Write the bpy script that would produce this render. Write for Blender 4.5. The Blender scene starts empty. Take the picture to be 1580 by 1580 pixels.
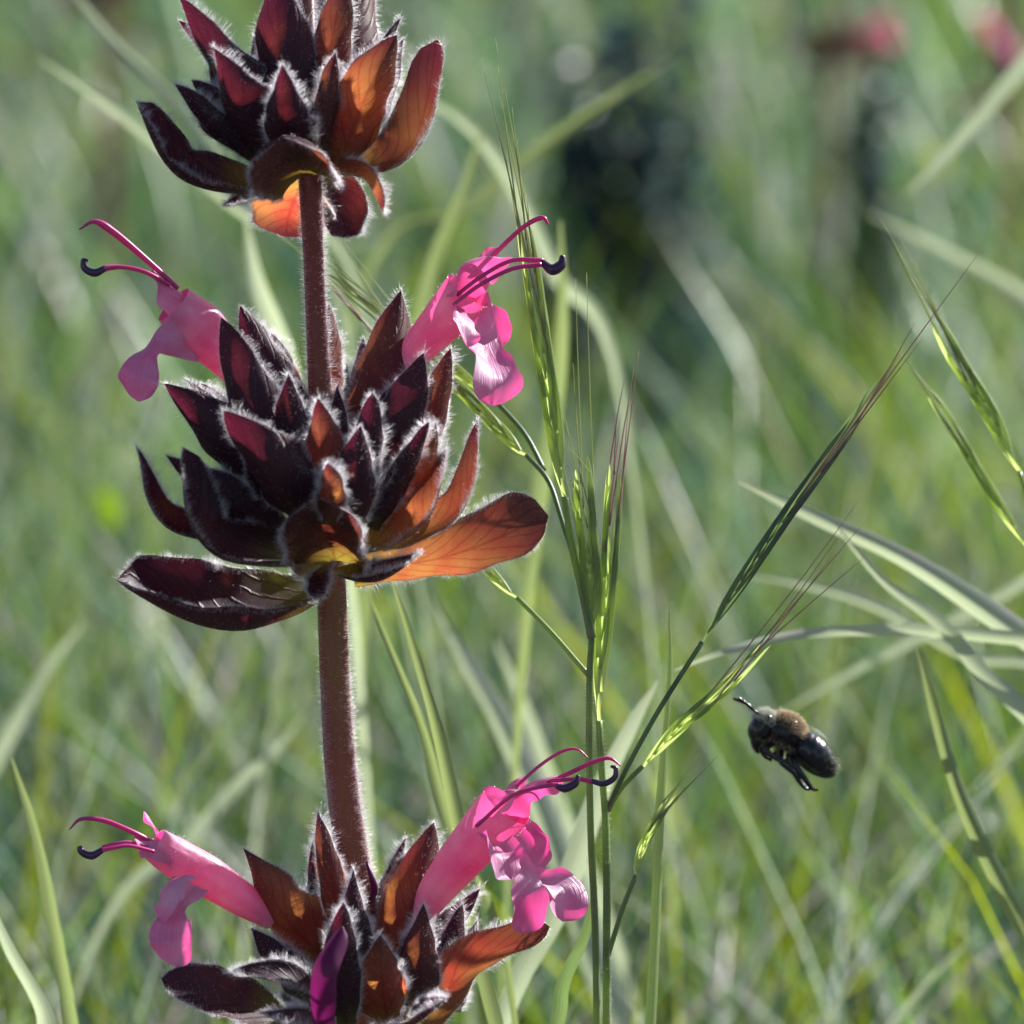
import bpy, math, random
import numpy as np
from mathutils import Vector, Matrix

random.seed(7)
rng = np.random.default_rng(7)
sc = bpy.context.scene
col = sc.collection

# ------------------------------------------------------------------ camera
D = 0.85                       # camera to focus plane, m
FIELD = 0.19                   # width of the focus plane in view, m
TILT = math.radians(10)
K = FIELD / 1580.0             # metres per photograph pixel at the focus plane
RV = Vector((1, 0, 0))
FV = Vector((0, math.cos(TILT), -math.sin(TILT)))
UV_ = Vector((0, math.sin(TILT), math.cos(TILT)))
C0 = Vector((0, 0, 0.42))
CAM = C0 - FV * D
cam_d = bpy.data.cameras.new('camera')
cam = bpy.data.objects.new('camera', cam_d)
col.objects.link(cam)
cam.location = CAM
cam.rotation_euler = (math.pi / 2 - TILT, 0, 0)
cam_d.sensor_width = 36
cam_d.lens = 36 * D / FIELD
cam_d.clip_start = 0.02
cam_d.clip_end = 500
cam_d.dof.use_dof = True
cam_d.dof.focus_distance = D - 0.002
cam_d.dof.aperture_fstop = 15.5
sc.camera = cam

# ------------------------------------------------------------------ light
SUN_DIR = (RV * 0.72 + UV_ * 0.68 + FV * 0.46).normalized()   # towards the sun
sun_d = bpy.data.lights.new('sun', 'SUN')
sun_d.energy = 5.0
sun_d.angle = math.radians(0.5)
sun_d.color = (1.0, 0.975, 0.95)
sun = bpy.data.objects.new('sun', sun_d)
col.objects.link(sun)
sun.location = (1, 1, 3)
sun.rotation_euler = (-SUN_DIR).to_track_quat('-Z', 'Y').to_euler()
w = bpy.data.worlds.new('World')
sc.world = w
w.use_nodes = True
nt = w.node_tree
sky = nt.nodes.new('ShaderNodeTexSky')
sky.sky_type = 'NISHITA'
sky.sun_disc = False
sky.sun_elevation = math.asin(SUN_DIR.z)
sky.sun_rotation = math.atan2(SUN_DIR.x, SUN_DIR.y)
bg = nt.nodes['Background']
nt.links.new(sky.outputs[0], bg.inputs[0])
bg.inputs[1].default_value = 0.06
sc.view_settings.view_transform = 'Standard'
sc.view_settings.look = 'None'
sc.view_settings.gamma = 1
sc.view_settings.exposure = 1.32
sc.render.engine = 'CYCLES'
sc.cycles.use_denoising = True
sc.cycles.max_bounces = 8
sc.cycles.diffuse_bounces = 4
sc.cycles.transmission_bounces = 6
sc.cycles.transparent_max_bounces = 12


# ------------------------------------------------------------------ helpers
def P(px, py, d=0.0):
    """photograph pixel + depth behind the focus plane (mm) -> world point"""
    dist = D + d / 1000.0
    s = K * dist / D
    return CAM + FV * dist + RV * ((px - 790) * s) + UV_ * ((790 - py) * s)


def P3(t):
    return P(t[0], t[1], t[2] if len(t) > 2 else 0.0)


def N(r, u, t):
    """direction from right / up / towards-camera components"""
    return (RV * r + UV_ * u - FV * t).normalized()


def ground_below(p, dx=0.0, dy=0.0):
    return Vector((p.x + dx, p.y + dy, -0.004))


def nmesh(name, V, quads=None, tris=None, uv=None, tint=None, smooth=True):
    me = bpy.data.meshes.new(name)
    V = np.asarray(V, np.float32)
    q = np.zeros((0, 4), np.int32) if quads is None else np.asarray(quads, np.int32).reshape(-1, 4)
    t = np.zeros((0, 3), np.int32) if tris is None else np.asarray(tris, np.int32).reshape(-1, 3)
    me.vertices.add(len(V))
    me.vertices.foreach_set('co', V.ravel())
    nl = q.size + t.size
    me.loops.add(nl)
    lv = np.concatenate([q.ravel(), t.ravel()]).astype(np.int32)
    me.loops.foreach_set('vertex_index', lv)
    me.polygons.add(len(q) + len(t))
    me.polygons.foreach_set('loop_start', np.concatenate([np.arange(len(q)) * 4, q.size + np.arange(len(t)) * 3]).astype(np.int32))
    if smooth:
        me.polygons.foreach_set('use_smooth', np.ones(len(q) + len(t), bool))
    if uv is not None:
        l = me.uv_layers.new(name='UVMap')
        l.data.foreach_set('uv', np.asarray(uv, np.float32)[lv].ravel())
    if tint is not None:
        a = me.color_attributes.new('tint', 'FLOAT_COLOR', 'POINT')
        a.data.foreach_set('color', np.asarray(tint, np.float32).ravel())
    me.update(calc_edges=True)
    me.validate()
    return me


def ob(name, me, mat, parent=None, **props):
    o = bpy.data.objects.new(name, me)
    col.objects.link(o)
    if mat is not None and not me.materials:
        me.materials.append(mat)
    if parent is not None:
        o.parent = parent
        o.matrix_parent_inverse = parent.matrix_world.inverted() if parent.type != 'EMPTY' else Matrix.Translation(-parent.location)
    for k, v in props.items():
        o[k] = v
    return o


def thing(name, loc, label, category, group=None):
    o = bpy.data.objects.new(name, None)
    col.objects.link(o)
    o.location = loc
    o.empty_display_size = 0.02
    o['label'] = label
    o['category'] = category
    if group:
        o['group'] = group
    return o


def catmull(pts, n):
    p = np.array([tuple(a) for a in pts], float)
    if len(p) == 2:
        t = np.linspace(0, 1, n)[:, None]
        return p[0] * (1 - t) + p[1] * t
    p = np.vstack([2 * p[0] - p[1], p, 2 * p[-1] - p[-2]])
    m = len(p) - 3
    out = []
    for x in np.linspace(0, m - 1e-6, n):
        i = int(x)
        t = x - i
        a, b, c, d = p[i:i + 4]
        out.append(0.5 * (2 * b + (c - a) * t + (2 * a - 5 * b + 4 * c - d) * t * t + (3 * b - a - 3 * c + d) * t ** 3))
    return np.array(out)


def norm(a):
    return a / np.maximum(np.linalg.norm(a, axis=-1, keepdims=True), 1e-12)


def frames(c, nhint):
    t = norm(np.gradient(c, axis=0))
    s = norm(np.cross(t, np.broadcast_to(np.asarray(tuple(nhint), float), t.shape)))
    n = np.cross(s, t)
    return t, s, n


def interp_r(radii, n):
    return np.interp(np.linspace(0, 1, n), np.linspace(0, 1, len(radii)), radii)


def tube(pts, radii, n=24, sides=8, flat=1.0, hint=None, square=0.0, cap=True):
    """swept tube, radii in metres along the path -> V, quads, tris, uv, (centres, normals)"""
    c = catmull(pts, n)
    t, s, nn = frames(c, hint if hint is not None else N(0.21, 0.1, 0.95))
    r = interp_r(radii, n)
    a = np.linspace(0, 2 * math.pi, sides, endpoint=False)
    rad = 1.0 / np.maximum(np.abs(np.cos(a)), np.abs(np.sin(a)))
    rr = 1 + square * (rad - 1) * 0.8
    dirs = (np.cos(a) * rr)[None, :, None] * s[:, None, :] + (np.sin(a) * rr * flat)[None, :, None] * nn[:, None, :]
    V = (c[:, None, :] + dirs * r[:, None, None]).reshape(-1, 3)
    i = np.arange(n - 1)[:, None] * sides
    j = np.arange(sides)[None, :]
    j2 = (j + 1) % sides
    q = np.stack([i + j, i + j2, i + sides + j2, i + sides + j], -1).reshape(-1, 4)
    uv = np.stack(np.broadcast_arrays(np.linspace(0, 1, n)[:, None], (np.arange(sides) / sides)[None, :]), -1).reshape(-1, 2)
    tr = None
    if cap:
        V = np.vstack([V, c[0], c[-1]])
        uv = np.vstack([uv, [0, .5], [1, .5]])
        k = n * sides
        jj = np.arange(sides)
        b = (n - 1) * sides
        tr = np.vstack([np.stack([np.full(sides, k), (jj + 1) % sides, jj], -1),
                        np.stack([np.full(sides, k + 1), b + jj, b + (jj + 1) % sides], -1)])
    return V, q, tr, uv


def tube_me(name, *a, **k):
    V, q, t, uv = tube(*a, **k)
    return nmesh(name, V, q, t, uv)


def join_parts(parts):
    """several (V,q,t,uv) -> one"""
    Vs, qs, ts, us = [], [], [], []
    o = 0
    for V, q, t, uv in parts:
        Vs.append(V)
        us.append(uv)
        if q is not None:
            qs.append(np.asarray(q) + o)
        if t is not None:
            ts.append(np.asarray(t) + o)
        o += len(V)
    return (np.vstack(Vs), np.vstack(qs) if qs else None, np.vstack(ts) if ts else None, np.vstack(us))


def prof(u, a, b, base):
    f = np.power(np.maximum(u, 1e-6), a) * np.power(np.maximum(1 - u, 0), b)
    m = a / (a + b)
    f /= (m ** a) * ((1 - m) ** b)
    return np.maximum(f, base * (1 - u / max(m, .05)))


def leaf(pts, width, n, cup=0.6, a=0.6, b=0.95, base=0.35, nu=20, nv=10, wave=0.06, twist=0.0, seed=0, fold=0.0, rnd=0.0, wprof=None):
    """blade along pts, full width (m), n = concave side; returns grid dict"""
    r = np.random.default_rng(seed)
    c = catmull(pts, nu)
    t, s, nn = frames(c, n)
    u = np.linspace(0, 1, nu)
    if twist:
        ang = twist * u
        s, nn = s * np.cos(ang)[:, None] + nn * np.sin(ang)[:, None], nn * np.cos(ang)[:, None] - s * np.sin(ang)[:, None]
    wv = 0.5 * width * (prof(u, a, b, base) if wprof is None else interp_r(wprof, nu))
    if wprof is not None:
        kk = np.array([.25, .5, .25])
        for _ in range(max(1, nu // 12)):
            wv = np.convolve(np.pad(wv, 1, 'edge'), kk, 'valid')
    if rnd:
        wv = wv * np.sqrt(np.clip(1 - np.clip((u - (1 - rnd)) / rnd, 0, 1) ** 2.2, 0.0004, 1))
    v = np.linspace(-1, 1, nv)
    if abs(cup) < 0.05:
        cup = 0.05
    cp = cup * (0.75 + 0.5 * np.sin(math.pi * u))[:, None]
    ph = v[None, :] * cp
    R = wv[:, None] / cp
    lat = R * np.sin(ph)
    off = R * (1 - np.cos(ph)) + fold * wv[:, None] * np.abs(v)[None, :]
    p1, p2, p3 = r.uniform(0, 6.28, 3)
    wob = wave * wv[:, None] * (np.sin(u * 9 + p1)[:, None] * v[None, :] ** 2 * 0.9 + np.sin(u * 17 + p2)[:, None] * (v[None, :] ** 3) * 0.5
                               + 0.5 * np.sin(u[:, None] * 6 + v[None, :] * 2 + p3))
    lat = lat * (1 + 0.05 * np.sin(u * 23 + p3)[:, None] * np.abs(v)[None, :])
    vein = -0.018 * width * np.exp(-(v / 0.12) ** 2)[None, :] * np.ones((nu, 1))
    pos = c[:, None, :] + s[:, None, :] * lat[..., None] + nn[:, None, :] * (off + wob + vein)[..., None]
    return dict(pos=pos, t=t, s=s, u=u, v=v)


def grid_parts(g):
    pos = g['pos']
    nu, nv = pos.shape[:2]
    i = np.arange(nu - 1)[:, None] * nv
    j = np.arange(nv - 1)[None, :]
    q = np.stack([i + j, i + j + 1, i + nv + j + 1, i + nv + j], -1).reshape(-1, 4)
    uv = np.stack(np.broadcast_arrays(g['u'][:, None], (g['v'] * .5 + .5)[None, :]), -1).reshape(-1, 2)
    return pos.reshape(-1, 3), q, None, uv


def hair_parts(pos, dirs, lens, rad, gland=0.0):
    """three-sided cones, a bent middle; some with a gland bead at the tip"""
    n = len(pos)
    d = norm(dirs)
    h = norm(np.cross(d, rng.normal(size=d.shape)))
    k = np.cross(d, h)
    V = np.zeros((n, 7, 3))
    bend = h * (lens * rng.uniform(-.22, .22, n))[:, None]
    for m in range(3):
        an = m * 2.0944
        o = h * math.cos(an) + k * math.sin(an)
        V[:, m] = pos + o * rad
        V[:, 3 + m] = pos + d * (lens * .55)[:, None] + bend * .45 + o * rad * .62
    V[:, 6] = pos + d * lens[:, None] + bend * 1.5
    b = (np.arange(n) * 7)[:, None]
    q = np.concatenate([b + np.array([m, (m + 1) % 3, 3 + (m + 1) % 3, 3 + m]) for m in range(3)])
    t = np.concatenate([b + np.array([3 + m, 3 + (m + 1) % 3, 6]) for m in range(3)])
    Vf = V.reshape(-1, 3)
    if gland > 0:
        sel = np.where(rng.random(n) < gland)[0]
        if len(sel):
            c = V[sel, 6]
            r = rad * rng.uniform(1.5, 3.0, len(sel))[:, None]
            ax = np.array([[1, 0, 0], [-1, 0, 0], [0, 1, 0], [0, -1, 0], [0, 0, 1], [0, 0, -1]], float)
            G = (c[:, None, :] + ax[None] * r[:, None, :]).reshape(-1, 3)
            f = np.array([[0, 2, 4], [2, 1, 4], [1, 3, 4], [3, 0, 4], [2, 0, 5], [1, 2, 5], [3, 1, 5], [0, 3, 5]])
            gt = ((np.arange(len(sel)) * 6)[:, None, None] + f[None] + len(Vf)).reshape(-1, 3)
            Vf = np.vstack([Vf, G])
            t = np.vstack([t, gt])
    return Vf, q, t, np.zeros((len(Vf), 2))


def leaf_hair(g, n_surf, n_edge, ls=0.0006, le=0.0015, rad=1.75e-5, outward=None):
    pos = g['pos']
    nu, nv = pos.shape[:2]
    du = np.gradient(pos, axis=0)
    dv = np.gradient(pos, axis=1)
    nr = norm(np.cross(du, dv))
    tt = norm(du)
    ss = norm(dv)

    def samp(A, x, y):
        i = np.minimum(x.astype(int), nu - 2)
        j = np.minimum(y.astype(int), nv - 2)
        fx = (x - i)[:, None]
        fy = (y - j)[:, None]
        return (A[i, j] * (1 - fx) * (1 - fy) + A[i + 1, j] * fx * (1 - fy) + A[i, j + 1] * (1 - fx) * fy + A[i + 1, j + 1] * fx * fy)
    x = rng.uniform(0.05, .98, n_surf) * (nu - 1)
    y = rng.uniform(0, 1, n_surf) * (nv - 1)
    side = np.where(rng.random(n_surf) < .5, 1, -1)[:, None]
    p1 = samp(pos, x, y)
    d1 = samp(nr, x, y) * side + samp(tt, x, y) * .5 + rng.normal(size=(n_surf, 3)) * .25
    l1 = ls * rng.uniform(.5, 1.3, n_surf)
    x = np.power(rng.random(n_edge), .85) * (nu - 1) * .995
    e = rng.random(n_edge) < .5
    y = np.where(e, rng.uniform(0, .06, n_edge), 1 - rng.uniform(0, .06, n_edge)) * (nv - 1)
    p2 = samp(pos, x, y)
    d2 = samp(ss, x, y) * np.where(e, -1, 1)[:, None] + samp(tt, x, y) * .45 + samp(nr, x, y) * rng.normal(0, .6, n_edge)[:, None] + rng.normal(size=(n_edge, 3)) * .18
    q1, q2, q3 = rng.uniform(0, 6.28, 3)
    uu = x / (nu - 1)
    l2 = le * 1.4 * rng.uniform(.3, 1.15, n_edge) * (.72 + .3 * np.sin(uu * 11 + q1) + .22 * np.sin(uu * 31 + q2 + e * 2) + .15 * np.sin(uu * 67 + q3))
    return np.vstack([p1, p2]), np.vstack([d1, d2]), np.concatenate([l1, l2]), rad


# ------------------------------------------------------------------ materials
def mat_new(name):
    m = bpy.data.materials.new(name)
    m.use_nodes = True
    t = m.node_tree
    t.nodes.clear()
    return m, t


class NB:
    def __init__(self, t):
        self.t = t

    def n(self, typ, ins=None, **attrs):
        nd = self.t.nodes.new('ShaderNode' + typ)
        for k, v in attrs.items():
            setattr(nd, k, v)
        for k, v in (ins or {}).items():
            if isinstance(v, bpy.types.NodeSocket):
                self.t.links.new(v, nd.inputs[k])
            else:
                nd.inputs[k].default_value = v
        return nd

    def mix(self, f, a, b, blend='MIX'):
        nd = self.t.nodes.new('ShaderNodeMix')
        nd.data_type = 'RGBA'
        nd.blend_type = blend
        for i, v in ((0, f), (6, a), (7, b)):
            if isinstance(v, bpy.types.NodeSocket):
                self.t.links.new(v, nd.inputs[i])
            else:
                nd.inputs[i].default_value = v
        return nd.outputs[2]

    def ramp(self, f, stops, interp='LINEAR'):
        nd = self.t.nodes.new('ShaderNodeValToRGB')
        self.t.links.new(f, nd.inputs[0])
        cr = nd.color_ramp
        cr.interpolation = interp
        while len(cr.elements) < len(stops):
            cr.elements.new(.5)
        for e, (p, c) in zip(cr.elements, stops):
            e.position = p
            e.color = c if len(c) == 4 else (*c, 1)
        return nd.outputs[0]

    def math(self, op, a, b=0.0):
        nd = self.t.nodes.new('ShaderNodeMath')
        nd.operation = op
        for i, v in ((0, a), (1, b)):
            if isinstance(v, bpy.types.NodeSocket):
                self.t.links.new(v, nd.inputs[i])
            else:
                nd.inputs[i].default_value = v
        return nd.outputs[0]

    def out(self, sh):
        o = self.t.nodes.new('ShaderNodeOutputMaterial')
        self.t.links.new(sh, o.inputs[0])


def C(r, g, b):
    return (r, g, b, 1)


def leafy(name, diff, trans, fac, rough=0.45, spec=0.35, build=None, bump=None, sheen=0.0):
    """principled + translucent mix; diff / trans colours or callables(NB)->socket"""
    m, t = mat_new(name)
    b = NB(t)
    d = diff(b) if callable(diff) else diff
    tr = trans(b) if callable(trans) else trans
    pr = b.n('BsdfPrincipled', {'Base Color': d, 'Roughness': rough, 'Specular IOR Level': spec, 'Sheen Weight': sheen})
    if bump:
        h = bump(b)
        bp = b.n('Bump', {'Height': h, 'Strength': .5, 'Distance': .0003})
        t.links.new(bp.outputs[0], pr.inputs['Normal'])
    ts = b.n('BsdfTranslucent', {'Color': tr})
    mx = b.n('MixShader', {0: fac, 1: pr.outputs[0], 2: ts.outputs[0]})
    b.out(mx.outputs[0])
    return m


def uvsep(b):
    tc = b.n('TexCoord')
    s = b.n('SeparateXYZ', {0: tc.outputs['UV']})
    return tc, s.outputs[0], s.outputs[1]


def vein_mask(b):
    tc, u, v = uvsep(b)
    av = b.math('ABSOLUTE', b.math('SUBTRACT', v, .5))
    ph = b.math('SUBTRACT', b.math('MULTIPLY', u, 42), b.math('MULTIPLY', av, 34))
    ns = b.n('TexNoise', {'Vector': tc.outputs['Object'], 'Scale': 420, 'Detail': 2})
    w_ = b.math('SINE', b.math('ADD', ph, b.math('MULTIPLY', ns.outputs[0], 2.2)))
    lat = b.math('POWER', b.math('MAXIMUM', w_, 0.0), 6.0)
    mid = b.math('LESS_THAN', av, .022)
    return b.math('MAXIMUM', lat, mid)


def bract_diff(b):
    tc, u, v = uvsep(b)
    oi = b.n('ObjectInfo')
    ns = b.n('TexNoise', {'Vector': tc.outputs['Object'], 'Scale': 160, 'Detail': 4, 'Roughness': .6})
    base = b.ramp(ns.outputs[0], [(.3, (.022, .010, .028)), (.52, (.042, .016, .032)), (.72, (.075, .026, .030))])
    tone = b.mix(b.math('MULTIPLY', oi.outputs['Random'], .55), base, C(.070, .026, .030))
    g = b.ramp(u, [(0, (1, 1, 1)), (.22, (0, 0, 0))])
    tone = b.mix(b.math('MULTIPLY', g, .75), tone, C(.085, .085, .025))
    tip = b.ramp(u, [(.72, (0, 0, 0)), (.98, (1, 1, 1))])
    tone = b.mix(b.math('MULTIPLY', tip, .7), tone, C(.04, .012, .03))
    wa = b.n('Attribute', attribute_type='OBJECT', attribute_name='sunlit')
    tone = b.mix(b.math('MULTIPLY', wa.outputs['Fac'], .7), tone, b.ramp(ns.outputs[0], [(.35, (.10, .026, .024)), (.65, (.24, .085, .04))]))  # sunlit brown painted into the surface colour of chosen leaves
    return b.mix(b.math('MULTIPLY', vein_mask(b), .35), tone, C(.10, .03, .04))


def bract_trans(b):
    tc, u, v = uvsep(b)
    oi = b.n('ObjectInfo')
    ns = b.n('TexNoise', {'Vector': tc.outputs['Object'], 'Scale': 110, 'Detail': 3})
    base = b.ramp(ns.outputs[0], [(.3, (.05, .006, .014)), (.5, (.13, .014, .016)), (.7, (.24, .05, .02))])
    wa = b.n('Attribute', attribute_type='OBJECT', attribute_name='sunlit')
    tone = b.mix(b.math('MULTIPLY', oi.outputs['Random'], .85), base, C(.04, .006, .014))
    tone = b.mix(wa.outputs['Fac'], tone, b.ramp(ns.outputs[0], [(.35, (.88, .13, .06)), (.6, (.96, .38, .10))]))  # backlit orange glow painted into the transmitted colour, leaf by leaf
    g = b.ramp(u, [(0, (1, 1, 1)), (.3, (0, 0, 0))])
    tone = b.mix(b.math('MULTIPLY', g, .8), tone, C(.45, .4, .04))
    tip = b.ramp(u, [(.55, (0, 0, 0)), (.92, (1, 1, 1))])
    tone = b.mix(b.math('MULTIPLY', tip, .9), tone, C(.10, .008, .025))
    return b.mix(b.math('MULTIPLY', vein_mask(b), .55), tone, C(.62, .36, .42), 'MULTIPLY')


M = {}
M['bract'] = leafy('bract_leaf', bract_diff, bract_trans, .40, .48, .3, bump=vein_mask)
m, t = mat_new('plant_hair')
b = NB(t)
h1 = b.n('BsdfTranslucent', {'Color': C(.97, .94, .96)})
h2 = b.n('BsdfGlossy', {'Color': C(.95, .93, .96), 'Roughness': .42})
b.out(b.n('MixShader', {0: .42, 1: h1.outputs[0], 2: h2.outputs[0]}).outputs[0])
M['hair'] = m


def stem_diff(b):
    tc, u, v = uvsep(b)
    ns = b.n('TexNoise', {'Vector': tc.outputs['Object'], 'Scale': 90, 'Detail': 4})
    st = b.n('TexNoise', {'Vector': b.n('Mapping', {'Vector': tc.outputs['Object'], 'Scale': (900, 900, 40)}).outputs[0], 'Scale': 1, 'Detail': 2})
    a = b.ramp(ns.outputs[0], [(.35, (.18, .16, .05)), (.58, (.20, .13, .05)), (.75, (.17, .06, .05))])
    c = b.ramp(u, [(.0, (.20, .17, .055)), (.36, (.25, .09, .06)), (.48, (.22, .105, .055)), (.56, (.16, .14, .05)), (.65, (.13, .115, .045)), (.74, (.085, .03, .04)), (.86, (.06, .016, .04)), (1, (.07, .02, .04))])
    x = b.mix(.78, a, c)
    rid = b.math('POWER', b.math('ABSOLUTE', b.math('SINE', b.math('MULTIPLY', v, 12.566))), 5.0)
    x = b.mix(b.math('MULTIPLY', rid, .35), x, C(.20, .03, .07))
    return b.mix(b.math('MULTIPLY', st.outputs[0], .5), x, C(.09, .03, .03))


M['stem'] = leafy('sage_stem', stem_diff, C(.55, .16, .10), .22, .42, .4)


def petal_diff(b):
    tc, u, v = uvsep(b)
    ns = b.n('TexNoise', {'Vector': tc.outputs['Object'], 'Scale': 140, 'Detail': 3})
    st = b.n('TexWave', {'Vector': b.n('CombineXYZ', {0: 0.0, 1: v, 2: 0.0}).outputs[0], 'Scale': 2.6, 'Distortion': 1.5}, bands_direction='Y')
    c = b.ramp(ns.outputs[0], [(.32, (.72, .24, .48)), (.52, (.85, .46, .68)), (.7, (.92, .68, .84))])
    return b.mix(b.math('MULTIPLY', st.outputs[0], .14), c, C(.62, .12, .34))


def petal_trans(b):
    tc, u, v = uvsep(b)
    ns = b.n('TexNoise', {'Vector': tc.outputs['Object'], 'Scale': 120, 'Detail': 3})
    return b.ramp(ns.outputs[0], [(.3, (.72, .03, .22)), (.7, (.9, .10, .34))])


def petal_bump(b):
    tc, u, v = uvsep(b)
    n1 = b.n('TexNoise', {'Vector': b.n('CombineXYZ', {0: b.math('MULTIPLY', u, 4), 1: b.math('MULTIPLY', v, 26), 2: 0.0}).outputs[0], 'Scale': 1.0, 'Detail': 3})
    n2 = b.n('TexNoise', {'Vector': tc.outputs['Object'], 'Scale': 500, 'Detail': 2})
    return b.math('ADD', b.math('MULTIPLY', n1.outputs[0], 1.6), b.math('MULTIPLY', n2.outputs[0], .7))


M['petal'] = leafy('sage_petal', petal_diff, petal_trans, .5, .36, .5, bump=petal_bump)
M['filament'] = leafy('stamen_filament', C(.55, .05, .25), C(.7, .05, .25), .3, .3, .6)
M['anther'] = leafy('stamen_anther', C(.05, .012, .06), C(.05, .01, .05), .05, .3, .6)
M['bud'] = leafy('sage_bud', C(.10, .006, .06), C(.24, .01, .12), .3, .4, .4)


def tint(b, mul=1.0):
    a = b.n('VertexColor', layer_name='tint')
    return a.outputs[0]


def grass_trans(b):
    a = b.n('VertexColor', layer_name='tint')
    return b.n('HueSaturation', {'Hue': .487, 'Saturation': 1.28, 'Value': 2.0, 'Color': a.outputs[0]}).outputs[0]


M['meadow'] = leafy('meadow_blade', tint, grass_trans, .45, .33, .32)


def stripe_diff(c1, c2, c3, scale=30, tip=(.30, .22, .15)):
    def f(b):
        tc, u, v = uvsep(b)
        wv = b.math('SINE', b.math('MULTIPLY', v, scale))
        s = b.ramp(b.math('MULTIPLY', b.math('ADD', wv, 1), .5), [(.25, c1), (.7, c2)])
        ns = b.n('TexNoise', {'Vector': tc.outputs['Object'], 'Scale': 70, 'Detail': 3})
        x = b.mix(b.ramp(ns.outputs[0], [(.45, (0, 0, 0)), (.7, (1, 1, 1))]), s, C(*c3))
        sp = b.n('TexNoise', {'Vector': tc.outputs['Object'], 'Scale': 900, 'Detail': 2})
        x = b.mix(b.ramp(sp.outputs[0], [(.66, (0, 0, 0)), (.74, (.6, .6, .6))]), x, C(*tip))
        return b.mix(b.ramp(u, [(.90, (0, 0, 0)), (1.0, (.9, .9, .9))]), x, C(*tip))
    return f


M['brome'] = leafy('brome_green', stripe_diff((.16, .23, .08), (.34, .40, .20), (.28, .25, .15)), C(.56, .68, .20), .6, .36, .5)
M['brome_dark'] = leafy('brome_dark_green', stripe_diff((.06, .10, .055), (.12, .17, .10), (.11, .11, .08)), C(.24, .36, .10), .36, .4, .5)
M['brome_pale'] = leafy('brome_pale_green', stripe_diff((.22, .27, .18), (.40, .43, .36), (.38, .33, .33)), C(.50, .58, .34), .42, .34, .5)
M['blade'] = leafy('blade_green', stripe_diff((.10, .145, .05), (.19, .235, .11), (.19, .18, .11)), C(.32, .40, .13), .4, .34, .5)
M['awn'] = leafy('brome_awn', C(.34, .21, .19), C(.45, .28, .22), .4, .35, .5)
M['awn_green'] = leafy('brome_awn_green', C(.30, .34, .15), C(.5, .55, .2), .45, .35, .5)
M['pedicel'] = leafy('brome_stalk', stripe_diff((.14, .21, .07), (.24, .32, .14), (.2, .22, .1), 18), C(.42, .56, .14), .35, .35, .5)

# ------------------------------------------------------------------ ground
def soil(b):
    tc = b.n('TexCoord')
    a = b.n('TexNoise', {'Vector': tc.outputs['Object'], 'Scale': 9, 'Detail': 6, 'Roughness': .65})
    c = b.n('TexNoise', {'Vector': tc.outputs['Object'], 'Scale': 120, 'Detail': 3})
    x = b.ramp(a.outputs[0], [(.3, (.018, .016, .022)), (.5, (.034, .030, .036)), (.7, (.06, .055, .06))])
    return b.mix(b.math('MULTIPLY', c.outputs[0], .6), x, C(.03, .035, .025))


m, t = mat_new('soil')
b = NB(t)
pr = b.n('BsdfPrincipled', {'Base Color': soil(b), 'Roughness': .9})
b.out(pr.outputs[0])
M['soil'] = m
G = 90
xs = np.linspace(-1, 1, G)
xs = np.sign(xs) * np.abs(xs) ** 3 * 220
gx, gy = np.meshgrid(xs, xs)
gr_ = np.hypot(gx, gy)
gz = np.where(gr_ > 6, 0.02 * (gr_ - 6) * (np.sin(gx * .05 + 1) * .4 + .7), 0) + np.clip(gr_ - .8, 0, 1) * .012 * (np.sin(gx * 2.3) + np.sin(gy * 1.9 + 1))
V = np.stack([gx, gy, gz], -1).reshape(-1, 3)
i = np.arange(G - 1)[:, None] * G
j = np.arange(G - 1)[None, :]
q = np.stack([i + j, i + j + 1, i + G + j + 1, i + G + j], -1).reshape(-1, 4)
ob('ground', nmesh('ground', V, q), M['soil'], kind='structure')


def gz_at(x, y):
    r = np.hypot(x, y)
    return np.where(r > 6, 0.02 * (r - 6) * (np.sin(x * .05 + 1) * .4 + .7), 0) + np.clip(r - .8, 0, 1) * .012 * (np.sin(x * 2.3) + np.sin(y * 1.9 + 1))


#SAGE
# ------------------------------------------------------------------ sage plant
root_xy = P(600, 1700, 10)
sage = thing('sage_plant', (root_xy.x, root_xy.y, 0), 'tall hairy sage stalk with purple-brown bract whorls and pink tubular flowers', 'plant')


def stem_d(y):
    return -16 + 26 * (y / 1580.0) + max(0.0, 200 - y) * .09


stem_px = [(470, -60), (474, 90), (478, 260), (484, 400), (490, 530), (500, 700), (511, 900), (517, 1050), (527, 1200), (545, 1330), (562, 1450), (575, 1600), (590, 1750)]
stem_pts = [P(x, y, stem_d(y)) for x, y in stem_px][::-1]
stem_pts = [Vector((root_xy.x, root_xy.y, -0.004)), Vector((root_xy.x - .002, root_xy.y + .002, .12)), Vector((root_xy.x - .003, root_xy.y + .001, .22))] + stem_pts
wid = [60, 62, 64, 66, 66, 64, 60, 57, 54, 52, 48, 38, 36, 42, 36, 30]
Vs, qs, ts, us = tube(stem_pts, [x * K * .435 for x in wid], n=90, sides=16, square=.5, hint=N(.12, 0, .98))
stem = ob('stem', nmesh('stem', Vs, qs, ts, us), M['stem'], sage)


def add_hair(parent, packs, gland=.1, mat='hair'):
    p = np.vstack([x[0] for x in packs])
    d = np.vstack([x[1] for x in packs])
    l = np.concatenate([x[2] for x in packs])
    V, q, t, uv = hair_parts(p, d, l, packs[0][3], gland)
    return ob('hair', nmesh('hair', V, q, t), M[mat], parent, kind='stuff')


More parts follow.
